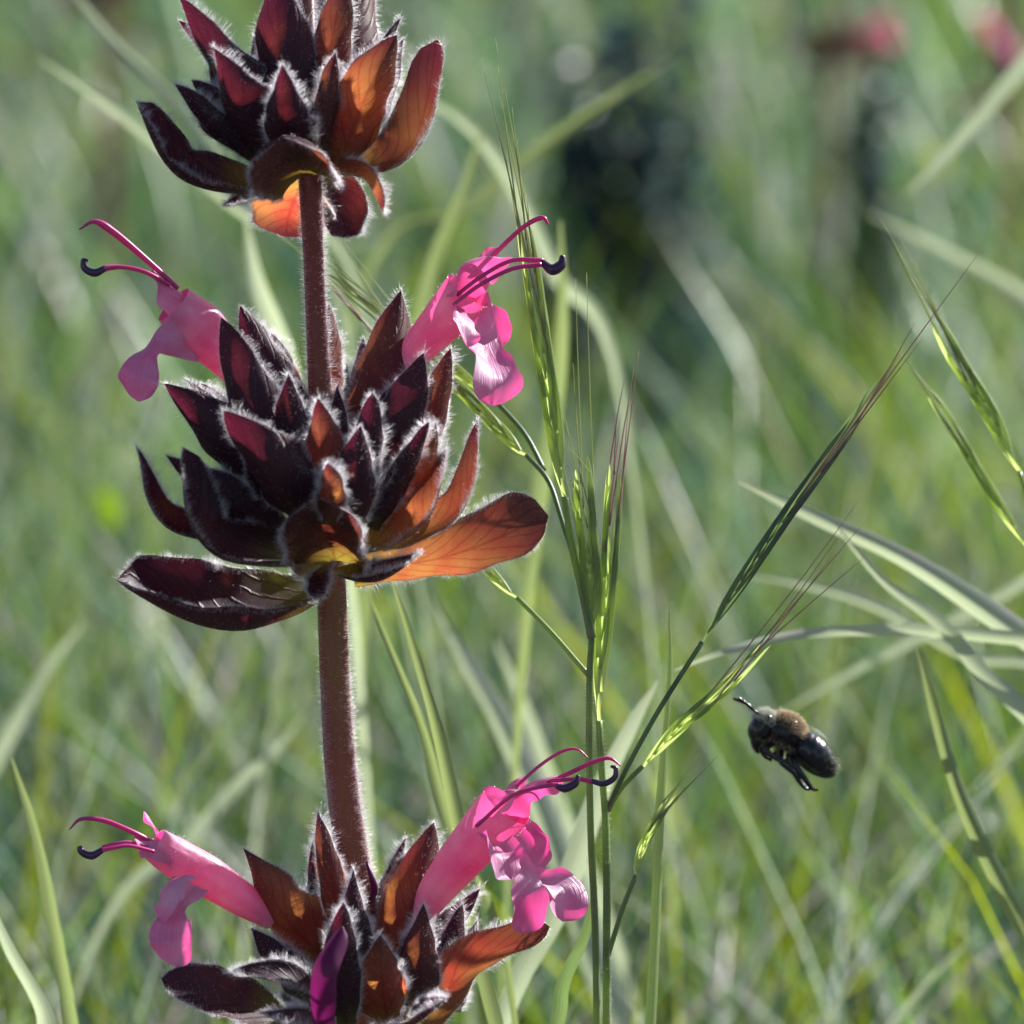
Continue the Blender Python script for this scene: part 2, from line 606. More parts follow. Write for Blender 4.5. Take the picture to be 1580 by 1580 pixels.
# hair over the visible stem
grid = Vs[:90 * 16].reshape(90, 16, 3)
cen = grid.mean(1)
nh = 19000
x = np.where(rng.random(nh) < .38, rng.uniform(20, 48, nh), rng.uniform(18, 88.9, nh))
i0 = x.astype(int)
f = (x - i0)[:, None]
ya = np.where(rng.random(nh) < .8, rng.choice([2, 6, 10, 14], nh) + rng.normal(0, .45, nh), rng.uniform(0, 16, nh)) % 16
y = ya.astype(int)
fy = (ya - y)[:, None]
g2 = grid[:, (np.arange(17)) % 16]
pp = (g2[i0, y] * (1 - f) + g2[i0 + 1, y] * f) * (1 - fy) + (g2[i0, y + 1] * (1 - f) + g2[i0 + 1, y + 1] * f) * fy
cc = cen[i0] * (1 - f) + cen[i0 + 1] * f
add_hair(stem, [(pp, norm(pp - cc) + rng.normal(size=pp.shape) * .25 + np.array([0, 0, .15]), rng.uniform(.0006, .0019, nh), 2.1e-5)], .06)

SEED = [100]


def bract(p0, via, p1, width, n, cup=.7, hair=(500, 2100), le=.0015, name='bract', sunlit=0.0, **kw):
    SEED[0] += 1
    pts = [P3(p0), P3(via), P3(p1)] if via else [P3(p0), P3(p1)]
    g = leaf(pts, width * K, n, cup=cup, seed=SEED[0], **kw)
    o = ob(name, nmesh(name, *grid_parts(g)), M['bract'], sage)
    if sunlit:
        o['sunlit'] = sunlit
    if hair:
        add_hair(o, [leaf_hair(g, hair[0], hair[1], le=le)], .1)
    return o


def calyx(q0, q1, width, d0, d1=None, via=None, face=None, cup=1.05, back=.80, hair=(380, 1600), sunlit=0.0, **kw):
    """two cupped pointed lips facing each other; face = the side the front lip shows"""
    SEED[0] += 1
    if d1 is None:
        d1 = d0
    b_ = P(q0[0], q0[1], d0)
    t_ = P(q1[0], q1[1], d1)
    mid = P(via[0], via[1], (d0 + d1) / 2) if via else (b_ + t_) * .5
    lat = (q1[0] - 495) / 260.0
    if face is None:
        face = N(lat * .55, -.05, .85)
    rr = random.Random(SEED[0])
    kw = dict(dict(a=rr.uniform(.5, .8), b=rr.uniform(.8, 1.2), base=.5, wave=.13), **kw)
    w_ = width * K * 1.0
    kw.setdefault('twist', rr.uniform(-.45, .45))
    mid = mid + N(rr.uniform(-1, 1), 0, rr.uniform(-.3, .6)) * w_ * .09
    ax = (t_ - b_).normalized()
    fo = (face - ax * face.dot(ax)).normalized()
    dep = w_ * .34
    ga = leaf([b_ + fo * dep * .35, mid + fo * dep * .8, t_ + fo * dep * .15], w_ * 1.22, -face, cup=cup, seed=SEED[0], **kw)
    tb = b_ + (t_ - b_) * back
    gb = leaf([b_ - fo * dep * .35, (mid * .93 + b_ * .07) - fo * dep * .8, tb - fo * dep * .55], w_ * 1.12, face, cup=cup, seed=SEED[0] + 500, **kw)
    o = ob('calyx', nmesh('calyx', *join_parts([grid_parts(ga), grid_parts(gb)])), M['bract'], sage)
    if sunlit:
        o['sunlit'] = sunlit
    if hair:
        add_hair(o, [leaf_hair(ga, hair[0], hair[1]), leaf_hair(gb, hair[0] // 2, hair[1])], .1)
    return o


SUNLIT = {(612, 52): .95, (532, -40): .4, (565, -40): .3, (518, 80): .4, (491, 612): .55, (506, 712): .8, (508, 468): .8, (617, 448): .3,  # calyces with sunlight painted into their colour, keyed by tip pixel
        (694, 536): .4, (672, 648): .95, (586, 1440): .8, (668, 1268): .6, (376, 1306): .75, (490, 1252): .4, (652, 1392): .2}
# ---- top whorl
bract((424, 300, -14), (278, 272, -18), (211, 156, -22), 118, N(.45, .74, .50), cup=1.2, a=.5, b=.55)
bract((476, 272, -14), (452, 236, -24), (436, 210, -34), 196, N(.05, -.72, .68), cup=1.3, a=.4, b=.3, base=.6, sunlit=.22, hair=(700, 3200))
bract((468, 276, 0), (448, 325, 8), (440, 366, 10), 130, N(.05, .3, -.95), cup=.35, a=.5, b=.45, sunlit=.8)
bract((490, 272, 0), (524, 318, 6), (512, 364, 4), 92, N(.5, .2, .8), cup=.8, a=.5, b=.45)
bract((500, 256, -14), (560, 272, -16), (592, 326, -20), 46, N(.4, .7, -.5), cup=.9, a=.4, b=.35, sunlit=.9)
bract((425, 290, -10), (385, 306, -12), (345, 318, -14), 34, N(.3, .7, .5), cup=.9)
for c_ in [((425, 245), (276, -12), 103, -8, -14), ((445, 240), (330, 70), 112, -18, -26), ((475, 235), (428, -50), 118, -10, -14),
           ((405, 250), (270, 128), 51, -16, -24), ((415, 240), (296, 122), 61, -12, -16), ((440, 180), (276, 30), 70, 0, -2),
           ((462, 245), (436, 96), 84, -22, -34), ((497, 205), (532, -40), 74, -10, -12), ((508, 240), (618, 28), 34, -14, -4),
           ((535, 180), (565, -40), 96, 4, 16), ((520, 252), (612, 52), 101, -14, -20), ((498, 240), (518, 80), 40, -16, -22),
           ((400, 190), (392, 55), 34, 10, 14), ((450, 200), (500, -60), 80, 14, 20)]:
    calyx(*c_, sunlit=SUNLIT.get(c_[1], 0))
bract((525, 266, -10), (634, 226, -8), (676, 60, -4), 104, N(-.55, .35, .75), cup=1.0, a=.55, b=.5, sunlit=.3)
calyx((520, 250), (622, 60), 74, 2, 10)

# ---- middle whorl
for c_ in [((470, 770), (343, 488), 98, -14, -20), ((470, 720), (371, 470), 84, -4, -8), ((475, 690), (419, 513), 56, 0, -4),
           ((455, 770), (254, 588), 112, -10, -18), ((430, 720), (288, 584), 46, 6, 2), ((420, 700), (310, 590), 34, 10, 8),
           ((445, 830), (256, 700), 74, -14, -24), ((480, 800), (345, 630), 110, -22, -34), ((475, 740), (446, 575), 70, -16, -22),
           ((492, 800), (491, 612), 74, -22, -34), ((512, 780), (520, 595), 44, -6, -8), ((508, 806), (506, 712), 46, -28, -38),
           ((500, 650), (508, 468), 60, 10, 14), ((548, 740), (617, 448), 118, 2, 8), ((580, 760), (652, 543), 98, -8, -14),
           ((640, 740), (694, 536), 70, 4, 2), ((590, 810), (672, 648), 92, -12, -20), ((575, 815), (662, 650), 44, -18, -24),
           ((562, 790), (575, 604), 54, -20, -28), ((548, 810), (556, 655), 74, -24, -32), ((525, 770), (535, 560), 60, 12, 18),
           ((430, 690), (405, 500), 60, 14, 18), ((560, 690), (560, 520), 50, 16, 20)]:
    calyx(*c_, sunlit=SUNLIT.get(c_[1], 0))
bract((440, 830, -12), (262, 808, -18), (210, 688, -22), 66, N(.6, .5, .6), cup=.9)
bract((470, 862, -14), (318, 838, -26), (282, 690, -26), 118, N(.6, .62, .45), cup=1.0, a=.5, b=.55)
bract((590, 845, -8), (708, 785, -10), (738, 646, -8), 74, N(-.6, .35, .7), cup=1.0, sunlit=.4)
bract((560, 850, -14), (652, 800, -20), (690, 690, -16), 96, N(-.55, .5, .6), cup=1.1, sunlit=.8)
bract((580, 862, 0), (650, 830, 4), (712, 782, 6), 40, N(-.3, .8, .4), cup=.8)
# broad bracts under the whorl
bract((486, 922, -2), (338, 966, -12), (180, 894, -18), 216, N(.05, .88, .46), cup=1.22, wave=.03, a=.42, b=.38, base=.5, hair=(600, 2900))
bract((518, 866, -8), (502, 812, -22), (490, 766, -34), 184, N(.03, -.70, .70), cup=1.3, a=.4, b=.3, base=.6, sunlit=.22, hair=(700, 3200))
bract((545, 880, -2), (690, 858, 0), (846, 796, 6), 112, N(-.1, .42, -.9), cup=.5, rnd=.14, nu=32, sunlit=.8, wprof=[.55, .62, .6, .6, .7, .82, .95, 1, .98, .85], hair=(600, 2900))
bract((505, 872, -14), (498, 898, -18), (486, 925, -20), 46, N(-.4, .1, .9), cup=.9, a=.4, b=.4)
bract((515, 885, -12), (585, 895, -14), (650, 852, -10), 80, N(-.1, .9, .3), cup=1.0)
bract((530, 870, 10), (560, 850, 34), (620, 820, 52), 120, N(0, .95, .1), cup=.6)
bract((490, 870, 10), (450, 850, 32), (420, 830, 48), 120, N(0, .95, .1), cup=.6)

# ---- bottom whorl
for c_ in [((525, 1490), (376, 1306), 112, 2, -4), ((480, 1540), (388, 1430), 62, -4, -10), ((490, 1450), (482, 1298), 28, 10, 10),
           ((525, 1440), (490, 1252), 46, -2, -6), ((560, 1490), (545, 1340), 50, -12, -14), ((575, 1430), (626, 1292), 28, 12, 14),
           ((600, 1480), (668, 1268), 94, 6, 10), ((645, 1550), (652, 1392), 78, -8, -14), ((595, 1570), (586, 1440), 88, -16, -24),
           ((665, 1570), (712, 1395), 62, 0, 2), ((535, 1580), (530, 1390), 64, -20, -28), ((640, 1500), (740, 1370), 60, 12, 12),
           ((700, 1560), (735, 1420), 50, 8, 12), ((560, 1480), (560, 1330), 50, 16, 18), ((480, 1560), (440, 1480), 70, 6, 4)]:
    calyx(*c_, sunlit=SUNLIT.get(c_[1], 0))
bract((440, 1572, -12), (335, 1536, -16), (248, 1510, -18), 92, N(.35, .55, .75), cup=.5, a=.5, b=.6)
bract((510, 1570, -14), (440, 1515, -20), (356, 1500, -22), 84, N(.1, .85, .45), cup=.8)
bract((640, 1600, -4), (728, 1490, -6), (848, 1430, -4), 110, N(-.35, .45, -.8), cup=.7, nu=32, rnd=.12, sunlit=.8, wprof=[.5, .75, .95, 1, .95, .8, .68, .6, .55, .4])
bract((600, 1600, -18), (640, 1580, -26), (690, 1540, -30), 100, N(-.2, .9, .3), cup=.9)
bract((540, 1610, -22), (470, 1590, -30), (400, 1562, -32), 90, N(.2, .9, .3), cup=.9)
bract((580, 1600, 12), (620, 1570, 34), (690, 1540, 52), 120, N(0, .95, .1), cup=.6)
bract((560, 1620, 10), (520, 1590, 34), (470, 1560, 48), 120, N(0, .95, .1), cup=.6)


# ---- flowers
def flower(tube_px, tube_w, petals, filaments, bud=False):
    """tube_px [(x,y,d)], radii px; petals: (name, pts, width, n, cup, kw); filaments: (name, pts, radii px, material)"""
    pts = [P3(p) for p in tube_px]
    V, q, tr, uv = tube(pts, [x * K for x in tube_w], n=26, sides=22, flat=.9, cap=False)
    r = V.reshape(26, 22, 3)
    o = ob('flower', nmesh('flower', V, q, None, uv), M['petal'], sage)
    nz = 700
    ii, jj = rng.integers(4, 26, nz), rng.integers(0, 22, nz)
    pz = r[ii, jj]
    add_hair(o, [(pz, norm(pz - r.mean(1)[ii]) + rng.normal(size=pz.shape) * .3, rng.uniform(.0003, .0008, nz), 1.5e-5)], .05)
    for (nm, pp, w_, n_, cp, kw) in petals:
        SEED[0] += 1
        g = leaf([P3(p) for p in pp], w_ * K, n_, cup=cp, seed=SEED[0], **dict(dict(wave=.24, nu=40, nv=16, rnd=.16), **kw))
        ob(nm, nmesh(nm, *grid_parts(g)), M['petal'], o)
    for (nm, pp, rr, mt) in filaments:
        ob(nm, tube_me(nm, [P3(p) for p in pp], [x * K for x in rr], n=32, sides=8), M[mt], o)
    return o


LOBE = [.35, .3, .32, .6, .92, 1.0, .98, .86, .55, .1]
# middle left
flower([(400, 610, -2), (345, 545, -4), (305, 505, -6), (268, 470, -8)], [20, 34, 43, 33],
       [('upper_lip', [(300, 478, -7), (266, 446, -9), (234, 416, -10)], 84, N(-.5, -.6, -.4), 1.1, dict(wprof=[1, .95, .85, .7, .55, .42, .3])),
        ('lower_lip', [(305, 520, -8), (252, 528, -12), (226, 552, -14), (212, 585, -16), (214, 620, -14)], 66, N(.3, .3, -.9), .6,
         dict(wprof=[1.2, 1.1, .8, .42, .36, .66, .95, 1.05, 1.05, 1, .9], rnd=.22))],
       [('style', [(275, 445, -9), (225, 400, -10), (175, 358, -11), (146, 342, -12), (122, 354, -12)], [4, 4.5, 5.5, 6, 3, 1.2], 'filament'),
        ('stamen', [(262, 440, -10), (225, 420, -12), (188, 412, -13), (160, 414, -14)], [3.5, 3.5, 3.5, 5], 'filament'),
        ('stamen', [(162, 414, -14), (146, 421, -14), (131, 414, -14), (129, 402, -14), (136, 402, -14)], [5, 6.5, 5.5, 4, 2], 'anther')])
# middle right
flower([(610, 580, 6), (650, 532, 4), (690, 488, 2), (722, 448, 0)], [16, 28, 36, 38],
       [('upper_lip', [(700, 452, 1), (735, 408, -1), (790, 398, -2)], 90, N(.55, -.6, .55), .95, dict(wprof=[1, 1, .95, .82, .6, .3])),
        ('upper_lip', [(715, 420, 6), (748, 392, 8), (772, 380, 10)], 50, N(.6, -.6, .3), .8, dict(wprof=[1, 1, .9, .7, .4])),
        ('side_lobe', [(700, 470, -4), (716, 500, -8), (722, 536, -10)], 44, N(.7, .2, .65), .5, dict(a=.5, b=.4)),
        ('lower_lip', [(715, 470, 2), (742, 515, 0), (752, 548, -4), (762, 585, -8), (760, 626, -8)], 84, N(.42, .2, .88), .5,
         dict(wprof=[.95, .85, .68, .58, .66, .86, 1, 1.02, 1, .95, .85], wave=.2, rnd=.2)),
        ('side_lobe', [(735, 462, 8), (765, 500, 10), (775, 535, 10)], 44, N(.2, .3, .9), .5, dict(a=.5, b=.5))],
       [('style', [(735, 420, 2), (770, 385, 0), (808, 350, -2), (836, 336, -3), (846, 346, -3)], [4, 3.6, 3.6, 4, 2], 'filament'),
        ('stamen', [(705, 455, -4), (745, 425, -6), (790, 402, -6), (838, 402, -6)], [3, 3.2, 3.4, 4], 'filament'),
        ('stamen', [(700, 470, -6), (740, 440, -8), (790, 415, -8), (835, 408, -7)], [3, 3.2, 3.4, 4], 'filament'),
        ('stamen', [(836, 404, -6), (852, 416, -7), (866, 408, -7), (868, 394, -7)], [5, 9, 8, 4], 'anther')])
# bottom left
flower([(420, 1420, 0), (378, 1390, -2), (320, 1352, -5), (268, 1322, -7), (238, 1302, -8)], [16, 26, 32, 31, 26],
       [('upper_lip', [(268, 1312, -8), (236, 1300, -10), (206, 1290, -11)], 66, N(-.4, -.7, -.3), 1.0, dict(wprof=[1, .95, .85, .7, .45])),
        ('upper_lip', [(256, 1306, -4), (240, 1278, -4), (222, 1252, -5)], 34, N(-.8, -.2, .3), .7, dict(wprof=[1, .7, .5, .55, .6, .3])),
        ('side_lobe', [(285, 1350, -12), (258, 1378, -16), (250, 1425, -17)], 50, N(.5, .2, -.7), .5, dict(wprof=[.9, 1, .95, .85, .7, .5])),
        ('lower_lip', [(300, 1365, -10), (276, 1398, -14), (268, 1428, -16), (266, 1458, -18), (262, 1488, -16)], 72, N(-.2, .3, .9), .5,
         dict(wprof=[.7, .55, .42, .4, .72, .98, 1.02, 1, .95, .9], rnd=.24))],
       [('style', [(240, 1302, -9), (205, 1284, -11), (160, 1266, -12), (125, 1264, -13), (107, 1280, -13)], [4, 4, 4, 3, 1], 'filament'),
        ('stamen', [(240, 1310, -10), (200, 1300, -12), (175, 1303, -13), (158, 1308, -13)], [3.2, 3.2, 3.4, 4], 'filament'),
        ('stamen', [(238, 1314, -12), (200, 1305, -14), (176, 1308, -15), (158, 1312, -15)], [3, 3, 3, 3.5], 'filament'),
        ('stamen', [(160, 1310, -14), (142, 1320, -14), (126, 1314, -14), (123, 1305, -14)], [4.5, 6.5, 5.5, 4], 'anther')])
# bottom right
flower([(640, 1430, 6), (672, 1376, 4), (712, 1325, 2), (752, 1278, 0), (782, 1242, -2)], [16, 28, 36, 41, 43],
       [('upper_lip', [(765, 1255, 0), (808, 1218, -3), (868, 1196, -6)], 84, N(.5, -.62, .55), 1.0, dict(wprof=[1, 1, .95, .8, .6, .3])),
        ('upper_lip', [(760, 1240, 8), (785, 1212, 10), (812, 1200, 12)], 54, N(.5, -.6, .3), .8, dict(wprof=[1, 1, .9, .8, .5])),
        ('side_lobe', [(745, 1290, -6), (768, 1318, -14), (790, 1358, -16)], 66, N(.6, .35, .7), .6, dict(a=.5, b=.4, wave=.3)),
        ('side_lobe', [(790, 1260, 4), (822, 1300, 6), (835, 1345, 4)], 54, N(-.2, .3, .9), .6, dict(a=.5, b=.4, wave=.3)),
        ('lower_lip', [(770, 1300, -6), (806, 1345, -10), (812, 1382, -12), (806, 1440, -12)], 66, N(.4, .4, .8), .8,
         dict(wprof=[.8, .7, .6, .7, .9, 1, 1, .95, .9], wave=.2, rnd=.2)),
        ('lower_lip', [(806, 1350, -4), (845, 1362, -4), (872, 1378, -4), (868, 1422, -6)], 72, N(.4, .5, .75), .7,
         dict(wprof=[.35, .45, .6, .85, 1, 1, .95, .9], wave=.22, rnd=.22))],
       [('style', [(795, 1215, 4), (832, 1182, 4), (866, 1160, 4), (890, 1156, 4), (908, 1170, 4)], [2.6, 2.6, 2.6, 2, 1], 'filament'),
        ('style', [(845, 1208, -6), (880, 1192, -7), (915, 1176, -8), (940, 1170, -8), (958, 1182, -8)], [3.6, 3.6, 3.4, 3, 1.2], 'filament'),
        ('stamen', [(735, 1275, -10), (790, 1228, -14), (845, 1212, -14), (862, 1212, -14)], [3, 3.2, 3.4, 4], 'filament'),
        ('stamen', [(858, 1212, -14), (872, 1216, -14), (888, 1208, -14), (892, 1196, -14)], [4.5, 7, 6, 3], 'anther'),
        ('stamen', [(850, 1205, -8), (890, 1202, -10), (915, 1206, -10)], [3.4, 3.4, 4], 'filament'),
        ('stamen', [(912, 1205, -10), (932, 1209, -10), (948, 1200, -10), (950, 1186, -10), (942, 1182, -10)], [4, 5, 4.6, 4, 2], 'anther')])
ob('flower_bud', tube_me('flower_bud', [P(572, 1392, 2), P(578, 1372, 0), P(572, 1350, -1), P(566, 1330, 0)], [4 * K, 6 * K, 4 * K, 2 * K], n=14, sides=8), M['bud'], sage)
# rolled magenta bud in the bottom whorl
g = leaf([P(492, 1630, -34), P(490, 1510, -40), P(528, 1428, -36)], 66 * K, N(.5, 0, -.8), cup=1.3, a=.4, b=.5, seed=4)
ob('flower_bud', nmesh('flower_bud', *grid_parts(g)), M['bud'], sage)
# arrow-shaped leaves low on the stalk
for k, (dx, dy, z, L) in enumerate([(.09, .03, .2, .1), (-.09, -.02, .19, .1), (.03, .1, .1, .13), (-.05, -.1, .09, .12), (.11, -.05, .05, .14), (-.1, .07, .05, .14)]):
    b0 = Vector((root_xy.x, root_xy.y, z))
    dv = Vector((dx, dy, 0)).normalized()
    g = leaf([b0, b0 + dv * L * .55 + Vector((0, 0, .03)), b0 + dv * L + Vector((0, 0, -.01))], .05, (0, 0, 1), cup=.3, a=.35, b=.8, wave=.2, seed=k)
    ob('leaf', nmesh('leaf', *grid_parts(g)), M['brome'], sage)

#GRASS
# ------------------------------------------------------------------ brome grasses
def stalk_path(px, root_dx=0.0, root_dy=0.0):
    pts = [P3(p) for p in px]            # top -> bottom
    b0 = pts[-1]
    t = (pts[-1] - pts[-2]).normalized()
    run = Vector((t.x, t.y, 0)) * min(.10, .45 * b0.z / max(.25, -t.z + .35))
    g = Vector((b0.x + run.x + root_dx, b0.y + run.y + root_dy, -.004))
    m1 = b0 + t * min(.04, .2 * b0.z)
    m2 = m1.lerp(g, .45) + run * .12
    return pts + [m1, m2, g]


def spikelet(parent, px, width, awns, mat='brome', awn_mat='awn', florets=6, seed=0, awn_r=2.0):
    """px: axis points base -> tip; awns: list of awn tip pixels"""
    r = np.random.default_rng(seed)
    ax = catmull([P3(p) for p in px], 40)
    w_ = width * K * .74
    t, s, n = frames(ax, N(0, 0, 1))
    parts = []
    # glumes and lemmas: slim overlapping keeled scales
    for k in range(florets):
        f0 = 0.0 + .55 * k / florets
        f1 = min(1.0, f0 + .46 + r.uniform(0, .1))
        i0, i1 = int(f0 * 39), int(f1 * 39)
        side = (1 if k % 2 else -1)
        idx = np.linspace(i0, i1, 4).astype(int)
        sp = np.array([0, .34, .42, .30]) * side * w_
        pts = [Vector(ax[j] + s[j] * sp[m_] + n[j] * w_ * .12 * r.uniform(-1, 1)) for m_, j in enumerate(idx)]
        g = leaf(pts, w_ * .62, Vector(-n[i0] + s[i0] * -side * .8), cup=1.35, a=.5, b=.6, base=.5, nu=16, nv=8, wave=.02, seed=seed + k)
        parts.append(grid_parts(g))
    o = ob('spikelet', nmesh('spikelet', *join_parts(parts)), M[mat], parent)
    for k, ap in enumerate(awns):
        f = .52 + .45 * ((k * .37) % 1)
        j = int(f * 39)
        st = Vector(ax[j] + s[j] * w_ * r.uniform(-.4, .4))
        en = P3(ap)
        md = st.lerp(en, .5) + Vector(t[j]) * (en - st).length * .04
        L = (en - st).length
        ob('awn', tube_me('awn', [st, md, en], [awn_r * .72 * K, awn_r * .55 * K, .35 * K], n=14, sides=5), M[awn_mat], o)
        if k % 2 == 0:
            # pale green lower half of the awn bristles
            pass
    return o


def stalk(parent, px, w0, w1, root=None, mat='pedicel', name='stalk', n=40):
    pts = stalk_path(px, *(root or (0, 0))) if root is not None else [P3(p) for p in px]
    return ob(name, tube_me(name, pts, [w1 * K, (w0 + w1) * .5 * K, w0 * K], n=n, sides=8), M[mat], parent)


def blade(parent, px, width, n, mat='brome_pale', cup=.5, root=None, name='blade', twist=0.0, seed=0, a=.15, b=.55, sheath=.22):
    """px: tip -> base"""
    pts = (stalk_path(px, *root) if root is not None else [P3(p) for p in px])[::-1]
    rk = random.Random(seed)
    pts = [p if i_ in (0, len(pts) - 1) else p + Vector((rk.uniform(-1, 1), rk.uniform(-1, 1), rk.uniform(-1, 1))) * width * K * .22 for i_, p in enumerate(pts)]
    f = 3.0 / (len(pts) - 1) if root is not None else 0
    uu = np.linspace(0, 1, 40)
    k0 = np.clip((uu - f * .55) / max(.3 * f, .01), 0, 1)
    wp = (sheath + (1 - sheath) * k0 * k0 * (3 - 2 * k0)) * np.power(np.clip((1 - uu) / (1 - f) * 1.25, .0005, 1), b)
    g = leaf(pts, width * K, n, cup=cup, nu=40, nv=7, wave=.09, twist=twist, seed=seed, wprof=list(wp))
    return ob(name, nmesh(name, *grid_parts(g)), M[mat], parent)


def fine_hair(o, path_px, r_px, n=500, ln=.0005):
    c = catmull([P3(p) for p in path_px], 60)
    t, s, nn = frames(c, N(0, 0, 1))
    i = rng.integers(0, 60, n)
    a = rng.uniform(0, 6.28, n)[:, None]
    d = s[i] * np.cos(a) + nn[i] * np.sin(a)
    add_hair(o, [(c[i] + d * r_px * K, d + t[i] * .3, rng.uniform(.4, 1, n) * ln, 1.4e-5)], 0)


rb = P(915, 1640, 14)
br1 = thing('brome_grass', (rb.x, rb.y, 0), 'green brome stalk with one tall upright spikelet and spikelets passing behind the sage', 'grass', 'brome grasses beside the sage')
st1 = stalk(br1, [(913, 985, 10), (910, 1040, 11), (909, 1150, 12), (912, 1300, 13), (918, 1420, 14), (922, 1600, 14)], 6.5, 5, root=(.004, .004))
p_ = [(870, 766, 8), (884, 850, 9), (902, 930, 10), (913, 985, 10)]
o = stalk(br1, p_, 7, 5, name='pedicel', n=20)
fine_hair(o, p_, 6, 500)
fine_hair(st1, [(913, 985, 10), (909, 1150, 12), (918, 1420, 14)], 6, 900)
spikelet(br1, [(870, 768, 8), (856, 660, 7), (838, 540, 6), (822, 430, 6), (806, 330, 6)], 42,
         [(742, 88, 4), (764, 58, 6), (768, 100, 4), (772, 150, 7), (790, 165, 6), (798, 215, 5), (780, 240, 6), (812, 300, 6)], 'brome', 'awn_green', 9, 3, 2.2)
spikelet(br1, [(912, 984, 10), (912, 900, 9), (904, 800, 8), (896, 700, 8)], 46,
         [(838, 585, 12), (868, 640, 6), (884, 560, 14), (905, 420, 16), (888, 430, 18), (876, 690, 4), (862, 600, 14), (880, 740, 4)], 'brome', 'awn_green', 10, 5, 1.6)
stalk(br1, [(798, 922, 20), (850, 975, 16), (908, 1042, 11)], 4.2, 4, name='pedicel', n=16)
spikelet(br1, [(800, 924, 20), (750, 876, 23), (700, 820, 28), (655, 770, 32)], 25, [(600, 700, 36), (590, 720, 36), (560, 680, 38)], 'brome', 'awn_green', 6, 6)
stalk(br1, [(812, 702, 22), (846, 742, 18), (866, 800, 14), (890, 880, 12), (908, 960, 11)], 4, 4, name='pedicel', n=20, mat='brome_dark')
spikelet(br1, [(814, 704, 22), (770, 662, 25), (720, 610, 28), (670, 560, 32)], 30, [(512, 398, 40), (520, 360, 44), (480, 385, 44), (430, 360, 46), (408, 342, 46), (540, 440, 40)], 'brome', 'awn_green', 7, 8, 2.6)
stalk(br1, [(768, 622, 30), (810, 670, 26), (840, 726, 22)], 4, 4, name='pedicel', n=16, mat='brome_dark')
spikelet(br1, [(768, 622, 30), (690, 560, 34), (610, 500, 38), (540, 440, 42)], 28, [(498, 395, 46), (505, 420, 46), (470, 370, 48), (410, 350, 50), (500, 330, 52)], 'brome', 'awn_green', 9, 9, 2.6)
spikelet(br1, [(650, 585, 40), (595, 535, 42), (540, 475, 44)], 12, [(512, 432, 44), (506, 440, 44), (500, 425, 44)], 'brome_dark', 'awn', 4, 10, 2.6)

rb = P(940, 1640, 20)
br2 = thing('brome_grass', (rb.x, rb.y, 0), 'green brome stalk whose long spikelets lean right towards the flying bee', 'grass', 'brome grasses beside the sage')
st2 = stalk(br2, [(924, 1112, 12), (928, 1180, 13), (934, 1260, 14), (936, 1360, 15), (936, 1480, 16), (936, 1600, 18)], 7, 5.5, root=(.003, .006))
fine_hair(st2, [(924, 1112, 12), (934, 1260, 14), (936, 1480, 16), (936, 1590, 18)], 7, 1000)
spikelet(br2, [(924, 1114, 12), (930, 1000, 11), (940, 880, 10), (946, 780, 10), (950, 700, 10)], 40,
         [(986, 540, 8), (978, 570, 9), (964, 578, 10), (958, 640, 10), (970, 620, 9), (950, 660, 8)], 'brome', 'awn', 9, 11, 2.2)
stalk(br2, [(1084, 990, 8), (1020, 1090, 10), (970, 1180, 12), (938, 1246, 14)], 4, 4, name='pedicel', n=20, mat='brome_dark')
spikelet(br2, [(1082, 994, 8), (1140, 905, 7), (1210, 800, 6), (1290, 690, 5), (1360, 590, 4)], 32,
         [(1512, 388, 0), (1425, 520, 2), (1412, 498, 3), (1385, 548, 2), (1392, 540, 8)], 'brome_dark', 'awn', 9, 13, 2.2)
stalk(br2, [(992, 1182, 14), (960, 1215, 14), (938, 1252, 14)], 4, 4, name='pedicel', n=12)
spikelet(br2, [(990, 1186, 14), (1050, 1120, 12), (1120, 1060, 10), (1190, 985, 9)], 30,
         [(1326, 772, 8), (1340, 798, 8), (1336, 858, 10), (1300, 820, 8), (1290, 850, 8)], 'brome', 'awn', 8, 14, 1.8)
stalk(br2, [(981, 1350, 16), (958, 1410, 16), (937, 1480, 16)], 4.2, 4, name='pedicel', n=14)
spikelet(br2, [(980, 1352, 16), (992, 1310, 15), (1015, 1262, 14), (1040, 1222, 14)], 24,
         [(1078, 1164, 12), (1110, 1164, 12), (1066, 1190, 14), (1095, 1180, 12)], 'brome', 'awn_green', 6, 15, 2.4)
blade(br2, [(920, 1368, 22), (900, 1440, 22), (876, 1520, 22), (854, 1600, 22)], 27, N(-.4, .1, .9), 'brome_dark', root=(-.01, .01), seed=1, b=.4, sheath=.9)

rb = P(1005, 1640, 26)
br3 = thing('grass_blade', (rb.x, rb.y, 0), 'upright stiff green grass blade with a fine orange tip right of the brome stalks', 'grass')
blade(br3, [(1032, 928, 24), (1029, 1040, 24), (1026, 1200, 24), (1016, 1380, 25), (1004, 1600, 26)], 30, N(-.65, .1, -.75), 'brome', cup=.9, root=(-.004, .004), seed=2, a=.1, b=.8, sheath=.9)

